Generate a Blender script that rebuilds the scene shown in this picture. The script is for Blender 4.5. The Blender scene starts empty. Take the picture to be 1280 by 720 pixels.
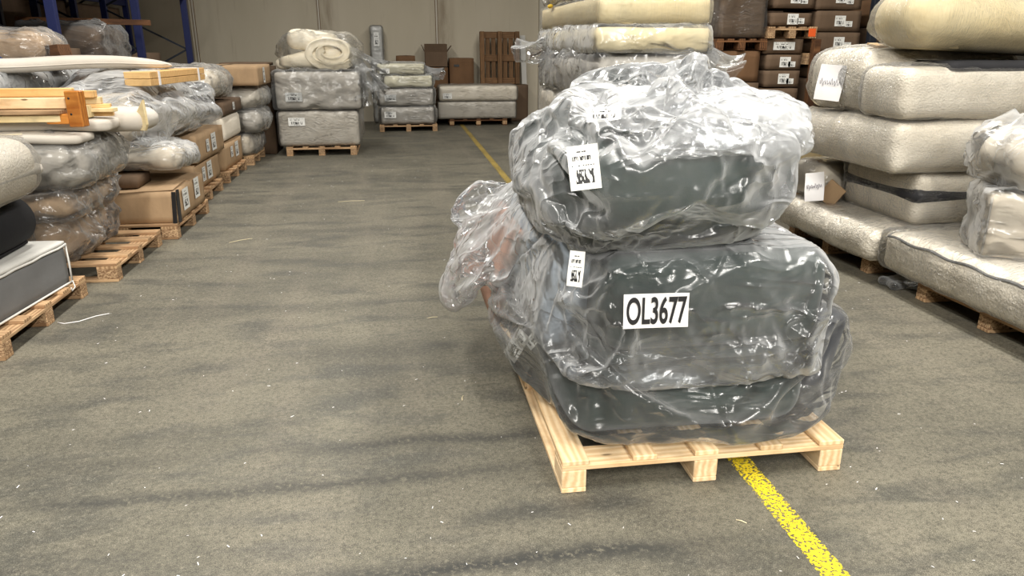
import bpy, bmesh, math, random, time
import numpy as np
from mathutils import Vector, Matrix, Euler
T0 = time.time()
sc = bpy.context.scene
COL = sc.collection
random.seed(7)
R = math.radians

# ---------------------------------------------------------------- camera
PITCH, YAW = R(18.081), R(8.418)
cd = bpy.data.cameras.new('camera')
cd.sensor_width = 36.0
cd.lens = 925.0 / 1280.0 * 36.0
cd.clip_start = 0.05
cam = bpy.data.objects.new('camera', cd)
cam.location = (0, 0, 1.7)
cam.rotation_euler = (R(90) - PITCH, 0, -YAW)
COL.objects.link(cam)
sc.camera = cam

# ---------------------------------------------------------------- world, lamps, exposure
w = bpy.data.worlds.new('world')
sc.world = w
w.use_nodes = True
w.node_tree.nodes['Background'].inputs[0].default_value = (0.62, 0.63, 0.65, 1)
w.node_tree.nodes['Background'].inputs[1].default_value = 0.05
sc.view_settings.view_transform = 'Standard'
sc.view_settings.look = 'None'
sc.view_settings.gamma = 1
sc.view_settings.exposure = 0.12
sc.cycles.max_bounces = 10
sc.cycles.diffuse_bounces = 3
sc.cycles.glossy_bounces = 3
sc.cycles.transmission_bounces = 6
sc.cycles.transparent_max_bounces = 24
sc.cycles.caustics_reflective = False
sc.cycles.caustics_refractive = False
LAMP_Z = 5.6


def area(x, y, z, sx, sy, power, col=(1.0, 0.965, 0.9)):
    l = bpy.data.lights.new('ceiling_light', 'AREA')
    l.shape = 'RECTANGLE'
    l.size, l.size_y = sx, sy
    l.energy = power
    l.color = col
    o = bpy.data.objects.new('ceiling_light', l)
    o.location = (x, y, z)
    COL.objects.link(o)
    return o


LAMPS = [(-1.6, -9.5, 2.6), (-1.6, -4.5, 2.0), (-1.6, 1.5, .8), (-1.6, 7.0, .7), (-1.6, 12.5, .35),  # unseen lamps behind the camera added at high power as frontal fill
         (3.2, -9.5, 2.6), (3.2, -4.5, 2.0), (3.2, 1.5, .8), (3.2, 7.0, .7), (3.2, 12.5, .35)]
for lx, ly, k in LAMPS:
    area(lx, ly, LAMP_Z - .09, .3, 3.6, 325 * k)


# ---------------------------------------------------------------- material helpers
def srgb(r, g, b):
    f = lambda c: (c / 255 / 12.92) if c / 255 <= .04045 else ((c / 255 + .055) / 1.055) ** 2.4
    return (f(r), f(g), f(b), 1)


class NT:
    def __init__(self, name):
        self.m = bpy.data.materials.new(name)
        self.m.use_nodes = True
        self.t = self.m.node_tree
        self.t.nodes.clear()
        self.out = self.t.nodes.new('ShaderNodeOutputMaterial')

    def n(self, kind, **kw):
        nd = self.t.nodes.new('ShaderNode' + kind)
        for k, v in kw.items():
            if k.startswith('i_'):
                key = k[2:]
                key = int(key) if key.isdigit() else key.replace('_', ' ')
                self.put(nd.inputs[key], v)
            else:
                setattr(nd, k, v)
        return nd

    def put(self, inp, v):
        if isinstance(v, bpy.types.NodeSocket):
            self.t.links.new(v, inp)
        elif isinstance(v, bpy.types.Node):
            self.t.links.new(v.outputs[0], inp)
        else:
            if isinstance(v, tuple) and len(v) == 3 and inp.type == 'RGBA':
                v = v + (1,)
            inp.default_value = v

    def coord(self, which='Object'):
        return self.n('TexCoord').outputs[which]

    def mapping(self, vec, scale=(1, 1, 1), rot=(0, 0, 0), loc=(0, 0, 0)):
        return self.n('Mapping', i_Vector=vec, i_Scale=scale, i_Rotation=rot, i_Location=loc).outputs[0]

    def noise(self, vec, scale=5., detail=3., rough=.5, dist=0., out=0):
        return self.n('TexNoise', i_Vector=vec, i_Scale=scale, i_Detail=detail, i_Roughness=rough, i_Distortion=dist).outputs[out]

    def ramp(self, fac, stops, interp='LINEAR'):
        nd = self.n('ValToRGB', i_Fac=fac)
        cr = nd.color_ramp
        cr.interpolation = interp
        while len(cr.elements) < len(stops):
            cr.elements.new(.5)
        for e, (p, c) in zip(cr.elements, stops):
            e.position = p
            e.color = c if isinstance(c, tuple) else (c, c, c, 1)
        return nd.outputs[0]

    def mix(self, fac, a, b, mode='MIX'):
        nd = self.n('Mix', data_type='RGBA', blend_type=mode)
        self.put(nd.inputs[0], fac)
        self.put(nd.inputs[6], a)
        self.put(nd.inputs[7], b)
        return nd.outputs[2]

    def math(self, op, a, b=0., c=0., clamp=False):
        nd = self.n('Math', operation=op, use_clamp=clamp)
        self.put(nd.inputs[0], a)
        self.put(nd.inputs[1], b)
        self.put(nd.inputs[2], c)
        return nd.outputs[0]

    def bump(self, h, dist=.01, strength=1., normal=None):
        nd = self.n('Bump', i_Strength=strength, i_Distance=dist, i_Height=h)
        if normal is not None:
            self.put(nd.inputs['Normal'], normal)
        return nd.outputs[0]

    def bsdf(self, color, rough=.8, normal=None, spec=.5, **kw):
        nd = self.n('BsdfPrincipled')
        self.put(nd.inputs['Base Color'], color)
        self.put(nd.inputs['Roughness'], rough)
        nd.inputs['Specular IOR Level'].default_value = spec
        if normal is not None:
            self.put(nd.inputs['Normal'], normal)
        for k, v in kw.items():
            self.put(nd.inputs[k.replace('_', ' ')], v)
        return nd

    def done(self, shader):
        self.t.links.new(shader.outputs[0] if isinstance(shader, bpy.types.Node) else shader, self.out.inputs[0])
        return self.m


def crease_height(N, vec, s=1.):
    """height of pulled and crumpled film: long straight creases in a few directions, flat in between"""
    d = N.noise(vec, 1.6 * s, 2, .5, 0, out=1)
    v2 = N.mix(.1, vec, d, 'LINEAR_LIGHT')
    tot = None
    for k, (rot, sc_, f, wgt) in enumerate((((.5, .3, .2), (.18, 1, 1), 6., 1.), ((-.4, 1.9, .7), (.16, 1, 1), 7.5, .9), ((1.2, -.9, 2.1), (.2, 1, 1), 10., .6))):
        st = N.mapping(v2, sc_, rot, (k * 3.1, 0, 0))
        c = N.noise(st, f * s, 1, .4, .15)
        c = N.math('ABSOLUTE', N.math('SUBTRACT', c, .5))
        c = N.math('SUBTRACT', 1., N.math('MULTIPLY', c, 13.), clamp=True)
        c = N.math('POWER', c, 1.3)
        m_ = N.ramp(N.noise(vec, 1.9 * s + k, 2, .5), [(.42, 0.), (.62, 1.)])
        c = N.math('MULTIPLY', N.math('MULTIPLY', c, m_), wgt)
        tot = c if tot is None else N.math('ADD', tot, c)
    b = N.n('TexVoronoi', feature='F1', i_Vector=v2, i_Scale=13. * s).outputs['Distance']
    m2 = N.ramp(N.noise(vec, 3.1 * s, 2, .5), [(.5, 0.), (.7, 1.)])
    return N.math('ADD', tot, N.math('MULTIPLY', N.math('MULTIPLY', b, m2), 1.2))


def film(name, haze=.12, tint=(.93, .94, .95), scale=1., depth=.008, white=(.86, .88, .89), edge=.55, rough=.14, stripes=None, gloss=1.15, power=1.6):
    """thin polythene: clear film, milky where seen edge on, with glossy creases"""
    N = NT(name)
    co = N.coord()
    if stripes:
        h = N.noise(N.mapping(co, stripes), 9 * scale, 4, .6, .6)
        h = N.math('ADD', h, N.math('MULTIPLY', crease_height(N, co, scale), .25))
    else:
        h = crease_height(N, co, scale)
    nrm = N.bump(h, depth, 1.)
    lw = N.n('LayerWeight', i_Blend=.5, i_Normal=nrm)
    fac = N.math('POWER', lw.outputs['Facing'], power)
    blot = N.ramp(N.noise(co, 2.4, 4, .6), [(.35, .25), (.68, 1.)])
    hz = N.math('ADD', N.math('MULTIPLY', fac, edge), N.math('MULTIPLY', blot, haze), clamp=True)
    hz = N.math('MINIMUM', hz, .93)
    clear = N.n('BsdfTransparent', i_Color=tint)
    dif = N.n('BsdfDiffuse', i_Color=white, i_Normal=nrm)
    tra = N.n('BsdfTranslucent', i_Color=white, i_Normal=nrm)
    milky = N.n('MixShader', i_0=.4, i_1=dif.outputs[0], i_2=tra.outputs[0])
    base = N.n('MixShader', i_0=hz, i_1=clear.outputs[0], i_2=milky.outputs[0])
    gl = N.n('BsdfGlossy', i_Color=(1., 1., 1.), i_Roughness=rough, i_Normal=nrm)
    fr = N.n('Fresnel', i_IOR=1.46, i_Normal=nrm)
    ff = N.math('MULTIPLY', fr.outputs[0], gloss, clamp=True)
    return N.done(N.n('MixShader', i_0=ff, i_1=base.outputs[0], i_2=gl.outputs[0]))


def fabric(name, col, col2=None, weave=420., bump=.0006, rough=.9, big=.004, seams=None, sheen=.0):
    N = NT(name)
    co = N.coord()
    n1 = N.noise(co, 2.2, 3)
    c = N.mix(N.ramp(n1, [(.3, 0.), (.7, 1.)]), col, col2 or tuple(x * .85 for x in col[:3]))
    fine = N.noise(co, weave, 1)
    c = N.mix(N.math('MULTIPLY', fine, .22), c, tuple(x * .6 for x in col[:3]))
    h = N.math('ADD', N.math('MULTIPLY', fine, bump), N.math('MULTIPLY', N.noise(co, 9., 4, .6), big))
    return N.done(N.bsdf(c, rough, N.bump(h, 1.), .25, Sheen_Weight=sheen))


def wood(name, light, dark, chip=False, rough=.72):
    """grain runs along local X"""
    N = NT(name)
    co = N.coord()
    rnd = N.n('ObjectInfo').outputs['Random']
    off = N.n('CombineXYZ', i_X=N.math('MULTIPLY', rnd, 7.), i_Y=N.math('MULTIPLY', rnd, 31.), i_Z=N.math('MULTIPLY', rnd, 3.))
    v = N.n('VectorMath', operation='ADD', i_0=co, i_1=off.outputs[0]).outputs[0]
    if chip:
        vo = N.n('TexVoronoi', i_Vector=N.mapping(v, (1, 1.8, 1.8)), i_Scale=85.)
        f = N.n('SeparateColor', i_Color=vo.outputs['Color']).outputs[0]
        h = f
        bd = .0015
    else:
        g = N.noise(N.mapping(v, (1.1, 16, 16)), 2.6, 4, .6, 1.2)
        ring = N.n('TexWave', wave_type='BANDS', bands_direction='Y', i_Vector=N.mapping(v, (.5, 3.2, 2.2)), i_Scale=3.2, i_Distortion=6., i_Detail=3., i_Detail_Scale=1.2)
        f = N.mix(.45, g, ring.outputs[0])
        h = g
        bd = .0012
    c = N.mix(N.ramp(f, [(.25, 0.), (.8, 1.)]), dark, light)
    kn = N.n('TexVoronoi', i_Vector=N.mapping(v, (1.6, 5, 5)), i_Scale=2.1).outputs['Distance']
    c = N.mix(N.ramp(kn, [(.05, 1.), (.1, 0.)]), c, tuple(x * .35 for x in dark[:3]))
    tone = N.math('ADD', N.math('MULTIPLY', rnd, .34), .8)
    c = N.mix(1., c, N.n('CombineColor', i_Red=tone, i_Green=tone, i_Blue=tone).outputs[0], 'MULTIPLY')
    dirt = N.noise(v, 6., 4, .65)
    c = N.mix(N.ramp(dirt, [(.5, 0.), (.8, .5)]), c, tuple(x * .4 for x in dark[:3]))
    return N.done(N.bsdf(c, rough, N.bump(h, bd), .3))


def plain(name, col, rough=.6, metal=0., spec=.5):
    N = NT(name)
    n = N.noise(N.coord(), 12., 3)
    c = N.mix(N.math('MULTIPLY', n, .3), col, tuple(x * .7 for x in col[:3]))
    return N.done(N.bsdf(c, rough, None, spec, Metallic=metal))


def cardboard(name, col):
    N = NT(name)
    co = N.coord()
    f = N.noise(N.mapping(co, (1, 1, .35)), 5, 4, .6)
    c = N.mix(N.ramp(f, [(.3, 0.), (.75, 1.)]), tuple(x * .72 for x in col[:3]), col)
    fl = N.n('TexWave', bands_direction='X', i_Vector=co, i_Scale=60., i_Distortion=.4)
    h = N.math('ADD', N.math('MULTIPLY', fl.outputs[1], .0003), N.math('MULTIPLY', N.noise(co, 7., 3), .006))
    return N.done(N.bsdf(c, .82, N.bump(h, 1.), .25))


def label_mat(name, seed=0., tall=False):
    """printed paper sheet: barcode block and lines of small print, in UV space"""
    N = NT(name)
    uv = N.n('SeparateXYZ', i_Vector=N.coord('UV'))
    u, v = uv.outputs[0], uv.outputs[1]

    def band(x, lo, hi):
        return N.math('MULTIPLY', N.math('GREATER_THAN', x, lo), N.math('LESS_THAN', x, hi))

    def stripes(sx, sy, thr):
        vec = N.n('CombineXYZ', i_X=N.math('MULTIPLY', u, sx), i_Y=N.math('MULTIPLY', v, sy), i_Z=seed).outputs[0]
        return N.math('GREATER_THAN', N.n('TexNoise', i_Vector=vec, i_Scale=1., i_Detail=0.).outputs[0], thr)
    if tall:
        code = N.math('MULTIPLY', N.math('MULTIPLY', band(u, .2, .8), band(v, .14, .46)), stripes(16, 7, .47))
        head = N.math('MULTIPLY', N.math('MULTIPLY', band(u, .12, .75), band(v, .66, .76)), stripes(26, 4, .45))
        line = N.math('MULTIPLY', N.math('MULTIPLY', band(u, .1, .9), band(v, .535, .56)), stripes(30, 1, .5))
        line2 = N.math('MULTIPLY', N.math('MULTIPLY', band(u, .3, .6), band(v, .84, .87)), stripes(30, 1, .4))
    else:
        code = N.math('MULTIPLY', N.math('MULTIPLY', band(u, .16, .84), band(v, .18, .52)), stripes(42, 2, .46))
        head = N.math('MULTIPLY', N.math('MULTIPLY', band(u, .1, .7), band(v, .66, .76)), stripes(30, 3, .5))
        line = N.math('MULTIPLY', N.math('MULTIPLY', band(u, .1, .9), band(v, .84, .89)), stripes(36, 1, .5))
        line2 = N.math('MULTIPLY', N.math('MULTIPLY', band(u, .3, .7), band(v, .07, .12)), stripes(30, 1, .4))
    ink = N.math('MAXIMUM', N.math('MAXIMUM', code, head), N.math('MAXIMUM', line, line2))
    c = N.mix(ink, srgb(232, 232, 228), srgb(38, 38, 40))
    return N.done(N.bsdf(c, .45, None, .4))


M = {}
M['green'] = fabric('dark_green_upholstery', (.012, .026, .022), (.018, .036, .031), rough=.85, sheen=.25, big=.006)
M['liner'] = fabric('pale_blue_grey_foam_sleeve', srgb(176, 186, 196), srgb(160, 170, 182), big=.008)
M['pinkwood'] = plain('pink_backing_board', srgb(206, 160, 138), .7)
M['tan'] = fabric('tan_upholstery', srgb(204, 178, 148), srgb(176, 146, 114), big=.008)
M['navy'] = fabric('dark_navy_upholstery', (.014, .017, .026), (.02, .024, .034), rough=.8, sheen=.2)
M['beige'] = fabric('oatmeal_upholstery', srgb(238, 226, 206), srgb(220, 205, 182), weave=260., bump=.0012)
M['white_boucle'] = fabric('pale_boucle_upholstery', srgb(252, 244, 230), srgb(240, 229, 210), weave=75., bump=.008)
M['grey_board'] = fabric('pale_grey_felt', srgb(212, 206, 196), srgb(196, 188, 176))
M['cream'] = fabric('cream_foam', srgb(254, 238, 196), srgb(250, 228, 176), big=.003)
M['lightcream'] = fabric('light_cream_foam', srgb(254, 248, 222), srgb(250, 240, 206), big=.003)
M['yellow_foam'] = fabric('yellow_foam', srgb(232, 196, 70), srgb(220, 180, 60))
M['duvet'] = fabric('ivory_quilt', srgb(255, 246, 226), srgb(248, 236, 210), big=.012)
M['greysofa'] = fabric('grey_upholstery', srgb(208, 202, 192), srgb(194, 186, 174), big=.004)
M['springgrey'] = fabric('grey_base_cloth', srgb(128, 128, 128), srgb(112, 112, 112), weave=320., bump=.001)
M['blackcloth'] = fabric('black_roll_cloth', (.012, .012, .014), (.018, .018, .02), big=.004)
M['blackband'] = fabric('charcoal_strap_cloth', (.03, .03, .033), (.045, .045, .05))
M['whitetrim'] = fabric('white_piping', srgb(222, 220, 214))
M['wood_new'] = wood('fresh_pine', srgb(244, 218, 178), srgb(216, 180, 134))
M['wood_old'] = wood('weathered_pine', srgb(206, 172, 132), srgb(150, 116, 84))
M['wood_dark'] = wood('old_brown_pine', srgb(128, 88, 56), srgb(74, 48, 30))
M['wood_brown'] = wood('brown_pine', srgb(142, 108, 74), srgb(88, 62, 40))
M['wood_orange'] = wood('varnished_beech', srgb(214, 142, 66), srgb(172, 100, 40), rough=.4)
M['wood_honey'] = wood('honey_pine', srgb(240, 200, 140), srgb(218, 168, 106))
M['ply'] = wood('pale_plywood', srgb(240, 222, 178), srgb(218, 194, 144))
M['chip'] = wood('pressed_chip_block', srgb(202, 170, 132), srgb(136, 104, 76), chip=True)
M['card'] = cardboard('brown_cardboard', srgb(186, 156, 122))
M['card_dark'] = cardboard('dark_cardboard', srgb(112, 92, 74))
M['card_red'] = cardboard('reddish_cardboard', srgb(120, 90, 64))
M['tape'] = plain('packing_tape', srgb(150, 122, 90), .25)
M['paper'] = plain('white_paper', srgb(238, 236, 236), .6)
M['ink'] = plain('black_ink', (.01, .01, .012), .4)
M['blueink'] = plain('pen_ink', (.06, .05, .09), .5)
M['label_wide'] = label_mat('printed_label_wide', 1.3)
M['label_tall'] = label_mat('printed_label_tall', 4.7, True)
M['rackblue'] = plain('blue_painted_steel', srgb(12, 26, 78), .55)
M['rackdark'] = plain('dark_blue_grey_steel', srgb(30, 36, 46), .5)
M['steel'] = plain('galvanised_steel', srgb(120, 122, 124), .4, .8)
M['bluecap'] = plain('blue_plastic', srgb(30, 80, 170), .3)
M['orange'] = plain('orange_sticker', srgb(240, 100, 40), .5)
M['straw'] = plain('pale_splinter', srgb(226, 212, 176), .8)
M['film_bag'] = film('milky_polythene_bag', haze=.13, edge=1.2, power=1.8, depth=.009, white=(.86, .875, .89), rough=.2, gloss=1.)
M['film_thick'] = film('doubled_milky_polythene', haze=.36, edge=1.1, power=1.6, depth=.009, white=(.84, .855, .87), rough=.24, gloss=.9)
M['film_clear'] = film('clear_polythene_bag', haze=.09, edge=.5, power=2., depth=.007, white=(.93, .94, .94), rough=.2, gloss=.9)
M['film_wrap'] = film('stretch_film', haze=.06, depth=.008, edge=.25, power=2.5, scale=2.4, tint=(.99, .99, .98), rough=.26, gloss=.75, white=(.95, .94, .92))
M['film_stretch'] = film('tight_stretch_film', haze=.06, depth=.012, edge=.25, power=2.5, scale=2.6, tint=(.99, .99, .98), rough=.28, stripes=(.25, .25, 5.), gloss=.7, white=(.95, .94, .92))
M['film_vert'] = film('pleated_stretch_film', haze=.07, depth=.014, edge=.25, power=2.5, scale=2., tint=(.99, .99, .98), rough=.26, stripes=(5., 5., .25), gloss=.7, white=(.95, .94, .92))
M['film_grey'] = film('grey_polythene_sheet', haze=.45, edge=.6, white=(.84, .86, .88))


# ---------------------------------------------------------------- noise in numpy
_rs = np.random.RandomState(11)
_G = _rs.rand(32, 32, 32)


def vnoise(p, seed=0):
    p = p + seed * 7.31 + 100.
    i = np.floor(p).astype(int)
    f = p - i
    f = f * f * (3 - 2 * f)
    i0, i1 = i % 32, (i + 1) % 32
    g = lambda a, b, c: _G[a, b, c]
    x0, y0, z0 = i0.T
    x1, y1, z1 = i1.T
    fx, fy, fz = f.T
    a = g(x0, y0, z0) * (1 - fx) + g(x1, y0, z0) * fx
    b = g(x0, y1, z0) * (1 - fx) + g(x1, y1, z0) * fx
    c = g(x0, y0, z1) * (1 - fx) + g(x1, y0, z1) * fx
    d = g(x0, y1, z1) * (1 - fx) + g(x1, y1, z1) * fx
    return ((a * (1 - fy) + b * fy) * (1 - fz) + (c * (1 - fy) + d * fy) * fz) * 2 - 1


def fbm(p, seed=0, octs=3, ridged=False):
    s, amp, tot = 0, 1., 0
    for k in range(octs):
        n = vnoise(p * 2 ** k, seed + k * 3)
        if ridged:
            n = 1 - 2 * np.abs(n)
        s = s + n * amp
        tot += amp
        amp *= .5
    return s / tot


def creases(P, s=1.):
    """sharp straight folds of pulled film, as a height in 0..1"""
    tot = np.zeros(len(P))
    for k, (rot, f, wgt) in enumerate((((.5, .3, .2), 5., 1.), ((-.4, 1.9, .7), 6.5, .9), ((1.2, -.9, 2.1), 8.5, .7), ((2.2, .4, 1.1), 13., .45))):
        Rm = np.array(Euler(rot).to_matrix())
        Q = P + .035 * np.stack([fbm(P * 2.2, 31 + k, 2), fbm(P * 2.2, 37 + k, 2), fbm(P * 2.2, 41 + k, 2)], 1)
        Q = (Q @ Rm.T) * np.array([.13, 1, 1]) * f * s
        c = np.clip(1 - np.abs(vnoise(Q, k * 5)) * 5.5, 0, 1) ** 1.2
        m_ = np.clip((vnoise(P * 2.3, 50 + k) + .25) * 2.2, 0, 1)
        tot += c * m_ * wgt
    return tot


# ---------------------------------------------------------------- object helpers
def link(o, parent=None):
    COL.objects.link(o)
    if parent is not None:
        o.parent = parent
    return o


def tag(o, label=None, cat=None, group=None, kind=None):
    if label: o['label'] = label
    if cat: o['category'] = cat
    if group: o['group'] = group
    if kind: o['kind'] = kind
    return o


def thing(name, label, cat, loc=(0, 0, 0), rz=0., group=None):
    o = bpy.data.objects.new(name, None)
    o.empty_display_size = .1
    o.location = loc
    o.rotation_euler = (0, 0, rz)
    COL.objects.link(o)
    return tag(o, label, cat, group)


def mesh_obj(name, verts, faces, mat, parent=None, smooth=True, loc=None, rot=None, uvs=None):
    me = bpy.data.meshes.new(name)
    me.from_pydata([tuple(v) for v in verts], [], [tuple(f) for f in faces])
    if smooth:
        me.shade_smooth()
    me.materials.append(mat)
    if uvs is not None:
        ul = me.uv_layers.new(name='uv')
        for lp in me.loops:
            ul.data[lp.index].uv = uvs[lp.vertex_index]
    o = bpy.data.objects.new(name, me)
    link(o, parent)
    if loc is not None: o.location = loc
    if rot is not None: o.rotation_euler = rot
    return o


_boxcache = {}


def box_data(dx, dy, dz, bevel=.003):
    """bevelled box mesh centred in x and y, base at z = 0 -> mesh datablock (cached)"""
    bm = bmesh.new()
    bmesh.ops.create_cube(bm, size=1)
    bmesh.ops.scale(bm, vec=(dx, dy, dz), verts=bm.verts)
    bmesh.ops.translate(bm, vec=(0, 0, dz / 2), verts=bm.verts)
    if bevel > 0:
        bmesh.ops.bevel(bm, geom=bm.edges[:], offset=min(bevel, min(dx, dy, dz) * .3), segments=1, affect='EDGES')
    me = bpy.data.meshes.new('box')
    bm.to_mesh(me)
    bm.free()
    return me


def box(name, dims, loc, mat, parent=None, rot=(0, 0, 0), bevel=.003):
    key = (tuple(round(d, 4) for d in dims), mat.name, bevel)
    me = _boxcache.get(key)
    if me is None:
        me = box_data(*dims, bevel=bevel)
        me.name = name
        me.materials.append(mat)
        _boxcache[key] = me
    o = bpy.data.objects.new(name, me)
    o.location = loc
    o.rotation_euler = rot
    return link(o, parent)


def box_grid(hx, hy, hz, step):
    """surface grid of a box as welded verts and quads"""
    nx, ny, nz = (max(2, int(round(2 * h / step))) for h in (hx, hy, hz))
    vid, V, F = {}, [], []

    def vert(i, j, k):
        key = (i, j, k)
        if key not in vid:
            vid[key] = len(V)
            V.append((-hx + 2 * hx * i / nx, -hy + 2 * hy * j / ny, -hz + 2 * hz * k / nz))
        return vid[key]
    for i in range(nx):
        for j in range(ny):
            F.append((vert(i, j, nz), vert(i + 1, j, nz), vert(i + 1, j + 1, nz), vert(i, j + 1, nz)))
            F.append((vert(i, j, 0), vert(i, j + 1, 0), vert(i + 1, j + 1, 0), vert(i + 1, j, 0)))
    for i in range(nx):
        for k in range(nz):
            F.append((vert(i, 0, k), vert(i + 1, 0, k), vert(i + 1, 0, k + 1), vert(i, 0, k + 1)))
            F.append((vert(i, ny, k), vert(i, ny, k + 1), vert(i + 1, ny, k + 1), vert(i + 1, ny, k)))
    for j in range(ny):
        for k in range(nz):
            F.append((vert(0, j, k), vert(0, j, k + 1), vert(0, j + 1, k + 1), vert(0, j + 1, k)))
            F.append((vert(nx, j, k), vert(nx, j + 1, k), vert(nx, j + 1, k + 1), vert(nx, j, k + 1)))
    return np.array(V), F


def soft_data(dx, dy, dz, r=.05, step=.05, bulge=0., amp=.006, freq=3., seed=0, ridged=False, sag=0., wrap=None):
    """padded block: rounded box, belly, uneven skin. Base at z = 0."""
    hx, hy, hz = dx / 2, dy / 2, dz / 2
    P, F = box_grid(hx, hy, hz, step)
    r = min(r, hx * .98, hy * .98, hz * .98)
    h = np.array([hx, hy, hz])
    # pull the grid towards the edges so that the rounding has enough rows
    Q = np.clip(P, -(h - r), h - r)
    D = P - Q
    L = np.linalg.norm(D, axis=1, keepdims=True)
    L[L == 0] = 1
    N = D / L
    P2 = Q + N * r
    u = P / h
    if bulge:
        bx = (1 - u[:, 1] ** 2) * (1 - u[:, 2] ** 2)
        by = (1 - u[:, 0] ** 2) * (1 - u[:, 2] ** 2)
        bz = (1 - u[:, 1] ** 2) * (1 - u[:, 0] ** 2)
        P2[:, 0] += u[:, 0] ** 3 * bx * bulge
        P2[:, 1] += u[:, 1] ** 3 * by * bulge
        P2[:, 2] += np.where(u[:, 2] > 0, u[:, 2] ** 3 * bz * bulge, 0)
    if amp:
        P2 += N * (fbm(P2 * freq, seed, 3, ridged) * amp)[:, None]
        if ridged:
            P2 += N * (creases(P2 + seed, .8) * amp * .8)[:, None]
    if sag:
        P2[:, 2] -= sag * (np.abs(u[:, 0]) ** 2) * (P2[:, 2] + hz) / dz
    P2[:, 2] += hz
    return P2, F


def soft(name, dims, loc, mat, parent=None, rot=(0, 0, 0), **kw):
    V, F = soft_data(*dims, **kw)
    return mesh_obj(name, V, F, mat, parent, True, loc, rot)


def shell(name, dims, loc, mat, parent=None, rot=(0, 0, 0), gap=.012, **kw):
    """film pulled round a block of the same dims"""
    kw.setdefault('amp', .012)
    kw.setdefault('freq', 5.)
    kw.setdefault('ridged', True)
    kw.setdefault('r', .05)
    V, F = soft_data(dims[0] + 2 * gap, dims[1] + 2 * gap, dims[2] + gap, **kw)
    V[:, 2] = np.maximum(V[:, 2], .002)
    return mesh_obj(name, V, F, mat, parent, True, loc, rot)


def sheet(name, w_, h_, loc, rot, mat, parent, curl=.0, nx=6, ny=6, thick=.0008):
    """a slightly curled paper sheet facing local +Z, UV mapped"""
    V, F, U = [], [], []
    for s in (1, -1):
        for j in range(ny + 1):
            for i in range(nx + 1):
                u, v = i / nx, j / ny
                z = curl * ((2 * u - 1) ** 2 + .5 * math.sin(v * 5 + u * 2))
                V.append(((u - .5) * w_, (v - .5) * h_, z + s * thick / 2))
                U.append((u, v))
    n = (nx + 1) * (ny + 1)
    for j in range(ny):
        for i in range(nx):
            a = j * (nx + 1) + i
            F.append((a, a + 1, a + nx + 2, a + nx + 1))
            F.append((n + a, n + a + nx + 1, n + a + nx + 2, n + a + 1))
    return mesh_obj(name, V, F, mat, parent, True, loc, rot, U)


FRONT = (R(90), 0, 0)            # a sheet that faces -Y


def tube_obj(name, pts, rad, mat, parent=None, sides=6, loc=None):
    V, F = [], []
    pts = [Vector(p) for p in pts]
    for i, p in enumerate(pts):
        t = (pts[min(i + 1, len(pts) - 1)] - pts[max(i - 1, 0)]).normalized()
        a = t.cross(Vector((0, 0, 1)))
        if a.length < .01: a = t.cross(Vector((1, 0, 0)))
        a.normalize()
        b = t.cross(a)
        rr = rad[i] if isinstance(rad, (list, tuple)) else rad
        for k in range(sides):
            th = 2 * math.pi * k / sides
            V.append(p + a * math.cos(th) * rr + b * math.sin(th) * rr)
    for i in range(len(pts) - 1):
        for k in range(sides):
            k2 = (k + 1) % sides
            F.append((i * sides + k, i * sides + k2, (i + 1) * sides + k2, (i + 1) * sides + k))
    F.append(tuple(range(sides))[::-1])
    F.append(tuple((len(pts) - 1) * sides + k for k in range(sides)))
    return mesh_obj(name, V, F, mat, parent, True, loc)


def tail(name, p0, p1, r0, r1, mat, parent, pleats=9, seed=0, flat=1., steps=14):
    """gathered end of a bag: pleated cone with a flared mouth"""
    p0, p1 = Vector(p0), Vector(p1)
    ax = (p1 - p0).normalized()
    a = ax.cross(Vector((0, 0, 1))).normalized()
    b = ax.cross(a)
    n = pleats * 8
    V, F = [], []
    for i in range(steps + 1):
        t = i / steps
        rr = r0 + (r1 - r0) * (t ** .7)
        c = p0.lerp(p1, t) + Vector((0, 0, -.05 * math.sin(t * 3.1)))
        for k in range(n):
            th = 2 * math.pi * k / n
            m = 1 + .17 * (t ** .6) * math.sin(th * pleats + seed + 2 * t) + .1 * math.sin(th * 3 + seed * 2 + t * 4) * t
            V.append(c + (a * math.cos(th) + b * math.sin(th) * flat) * rr * m)
    for i in range(steps):
        for k in range(n):
            k2 = (k + 1) % n
            F.append((i * n + k, i * n + k2, (i + 1) * n + k2, (i + 1) * n + k))
    return mesh_obj(name, V, F, mat, parent)


# ---------------------------------------------------------------- cloth simulation for loose bags
SIM = []


def collider(o, outer=.012):
    c = o.modifiers.new('collide', 'COLLISION')
    o.collision.thickness_outer = outer
    o.collision.thickness_inner = .03
    o.collision.cloth_friction = 12
    o.collision.damping = .6
    return o


def bag(name, V, F, mat, parent, shrink=-.06, mass=.12, bend=.002, pin=None, grav=1.):
    me = bpy.data.meshes.new(name)
    me.from_pydata([tuple(v) for v in V], [], [tuple(f) for f in F])
    me.materials.append(mat)
    o = bpy.data.objects.new(name, me)
    COL.objects.link(o)
    m = o.modifiers.new('cloth', 'CLOTH')
    s = m.settings
    s.quality = 4
    s.mass = mass
    s.tension_stiffness = s.compression_stiffness = 12
    s.shear_stiffness = 6
    s.bending_stiffness = bend
    s.tension_damping = s.compression_damping = 8
    s.shear_damping = 6
    s.air_damping = 4
    s.shrink_min = shrink
    s.effector_weights.gravity = grav
    if pin is not None:
        vg = o.vertex_groups.new(name='pin')
        vg.add([int(i) for i in pin], 1., 'REPLACE')
        s.vertex_group_mass = 'pin'
    m.collision_settings.collision_quality = 2
    m.collision_settings.distance_min = .006
    m.collision_settings.use_self_collision = False
    SIM.append((o, parent))
    return o


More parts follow.
